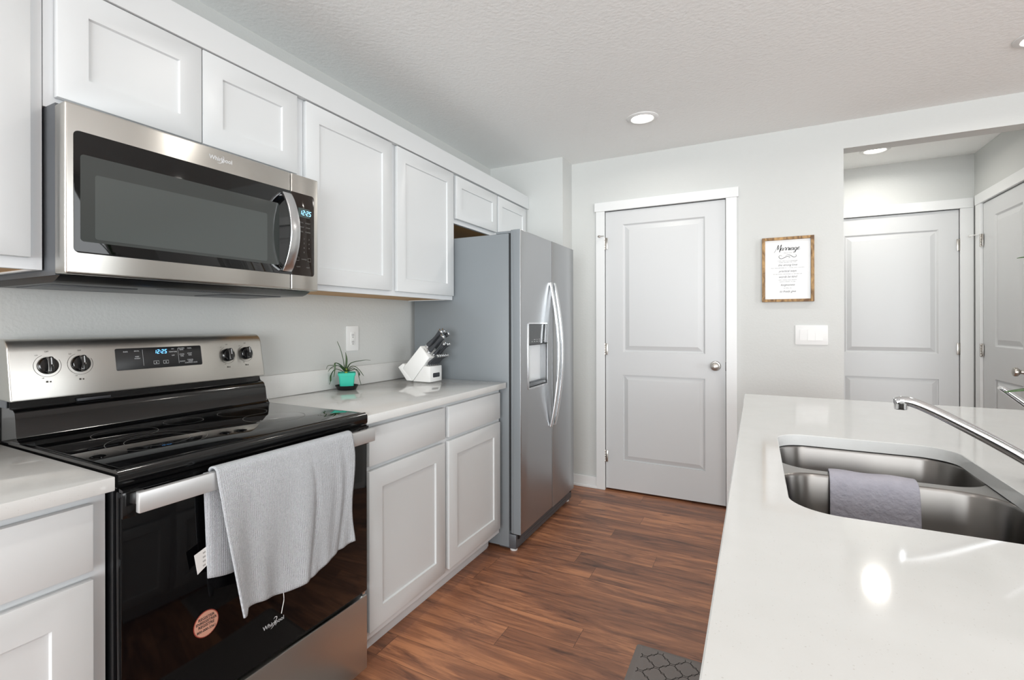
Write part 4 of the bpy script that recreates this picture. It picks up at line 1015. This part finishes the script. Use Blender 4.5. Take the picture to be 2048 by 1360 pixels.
tube(b, P, lambda t: 0.008 + 0.004 * t ** 2 if t < .93 else 0.009, 16, lambda t: 0.007 - 0.003 * t); put('lever', b, CHROME, fa, angle=60)
# plant whose leaf tips reach into the picture at the right
lp = thing('leafy_plant', (2.56, 0.60, 0.914), 'green leaf tips of a plant entering beside the faucet lever', 'plant')
b = NB(); lathe(b, [(0, 0.9145), (0.05, 0.9145), (0.056, 0.93), (0.068, 1.02), (0.070, 1.03), (0.066, 1.03), (0.060, 1.015), (0, 1.012)], frame((2.56, 0.60, 0), (1, 0, 0), (0, 1, 0)), 32); put('pot', b, WHITEP, lp)
def blade(pts, w):
    b = NB(); P = smooth_pts(pts, 8); N = len(P); A = []
    for i, p in enumerate(P):
        t = i / (N - 1); d = (P[min(i + 1, N - 1)] - P[max(i - 1, 0)]).normalized(); s = d.cross(Vector((0, 0, 1))).normalized(); u = s.cross(d)
        ww = w * (math.sin(PI * (0.12 + 0.88 * t)) ** 0.8 + 0.02)
        A.append([b.verts.new(p + s * ww * k + u * ww * 0.35 * abs(k)) for k in (-1, -.5, 0, .5, 1)])
    for r0, r1 in zip(A, A[1:]):
        for i in range(4): b.faces.new((r0[i], r0[i + 1], r1[i + 1], r1[i]))
    o = put('leaf', b, LEAFB, lp, angle=80); md = o.modifiers.new('thick', 'SOLIDIFY'); md.thickness = 0.0008
blade([(2.555, 0.60, 1.02), (2.50, 0.61, 1.12), (2.38, 0.62, 1.150), (2.28, 0.62, 1.128), (2.205, 0.62, 1.1154)], 0.022)
blade([(2.56, 0.60, 1.02), (2.52, 0.60, 1.22), (2.42, 0.62, 1.34), (2.32, 0.62, 1.348), (2.221, 0.62, 1.343)], 0.018)
blade([(2.57, 0.60, 1.02), (2.60, 0.63, 1.22), (2.66, 0.68, 1.32), (2.72, 0.74, 1.30)], 0.022)
blade([(2.565, 0.59, 1.02), (2.60, 0.54, 1.16), (2.66, 0.46, 1.20), (2.72, 0.38, 1.16)], 0.022)

# ------------------------------------------------------------------ floor mats
def floor_mat_thing(x0, y0, x1, y1, r, label, pattern):
    t = thing('floor_mat', ((x0 + x1) / 2, (y0 + y1) / 2, 0), label, 'mat', 'grey cushioned floor mats')
    b = NB(); prev = None
    for ins, z in ((0, 0.0005), (0, 0.003), (0.022, 0.012), (0.026, 0.0125)):
        cur = [b.verts.new((p[0], p[1], z)) for p in rrect(x0 + ins, y0 + ins, x1 - ins, y1 - ins, max(r - ins, 0.002), 6)]
        if prev:
            n = len(cur)
            for i in range(n): b.faces.new((prev[i], prev[(i + 1) % n], cur[(i + 1) % n], cur[i]))
        else: b.faces.new(list(reversed(cur)))
        prev = cur
    b.faces.new(prev); put('cushion', b, MATM, t, angle=15)
    if pattern:
        b = NB(); Mz = frame((0, 0, 0.0127), (1, 0, 0), (0, 1, 0)); c_, r_q = 0.0200, 0.0185
        lo = (x0 + 0.027, y0 + 0.027); hi = (x1 - 0.027, y1 - 0.027)
        for j in range(-1, 24):
            for i in range(-2, 5):
                ccx = 1.522 + i * 0.095 + (0.0475 if j % 2 else 0); ccy = 1.328 - j * 0.042
                for q in range(4):
                    an = q * PI / 2; ox, oy = ccx + c_ * math.cos(an), ccy + c_ * math.sin(an); run = []
                    for k in range(23):
                        a = an - 1.62 + 3.24 * k / 22; p = (ox + r_q * math.cos(a), oy + r_q * math.sin(a))
                        if lo[0] < p[0] < hi[0] and lo[1] < p[1] < hi[1]: run.append(p)
                        else:
                            if len(run) > 2: ribbon(b, run, 0.0022, Mz)
                            run = []
                    if len(run) > 2: ribbon(b, run, 0.0022, Mz)
        put('trellis_grooves', b, MATL, t, smooth=False)
    return t
floor_mat_thing(1.432, 0.45, 1.83, 1.405, 0.012, 'grey trellis-pattern floor mat beside the island', True)
floor_mat_thing(0.675, -0.15, 1.12, 0.782, 0.035, 'plain grey floor mat peeking out in front of the range', False)
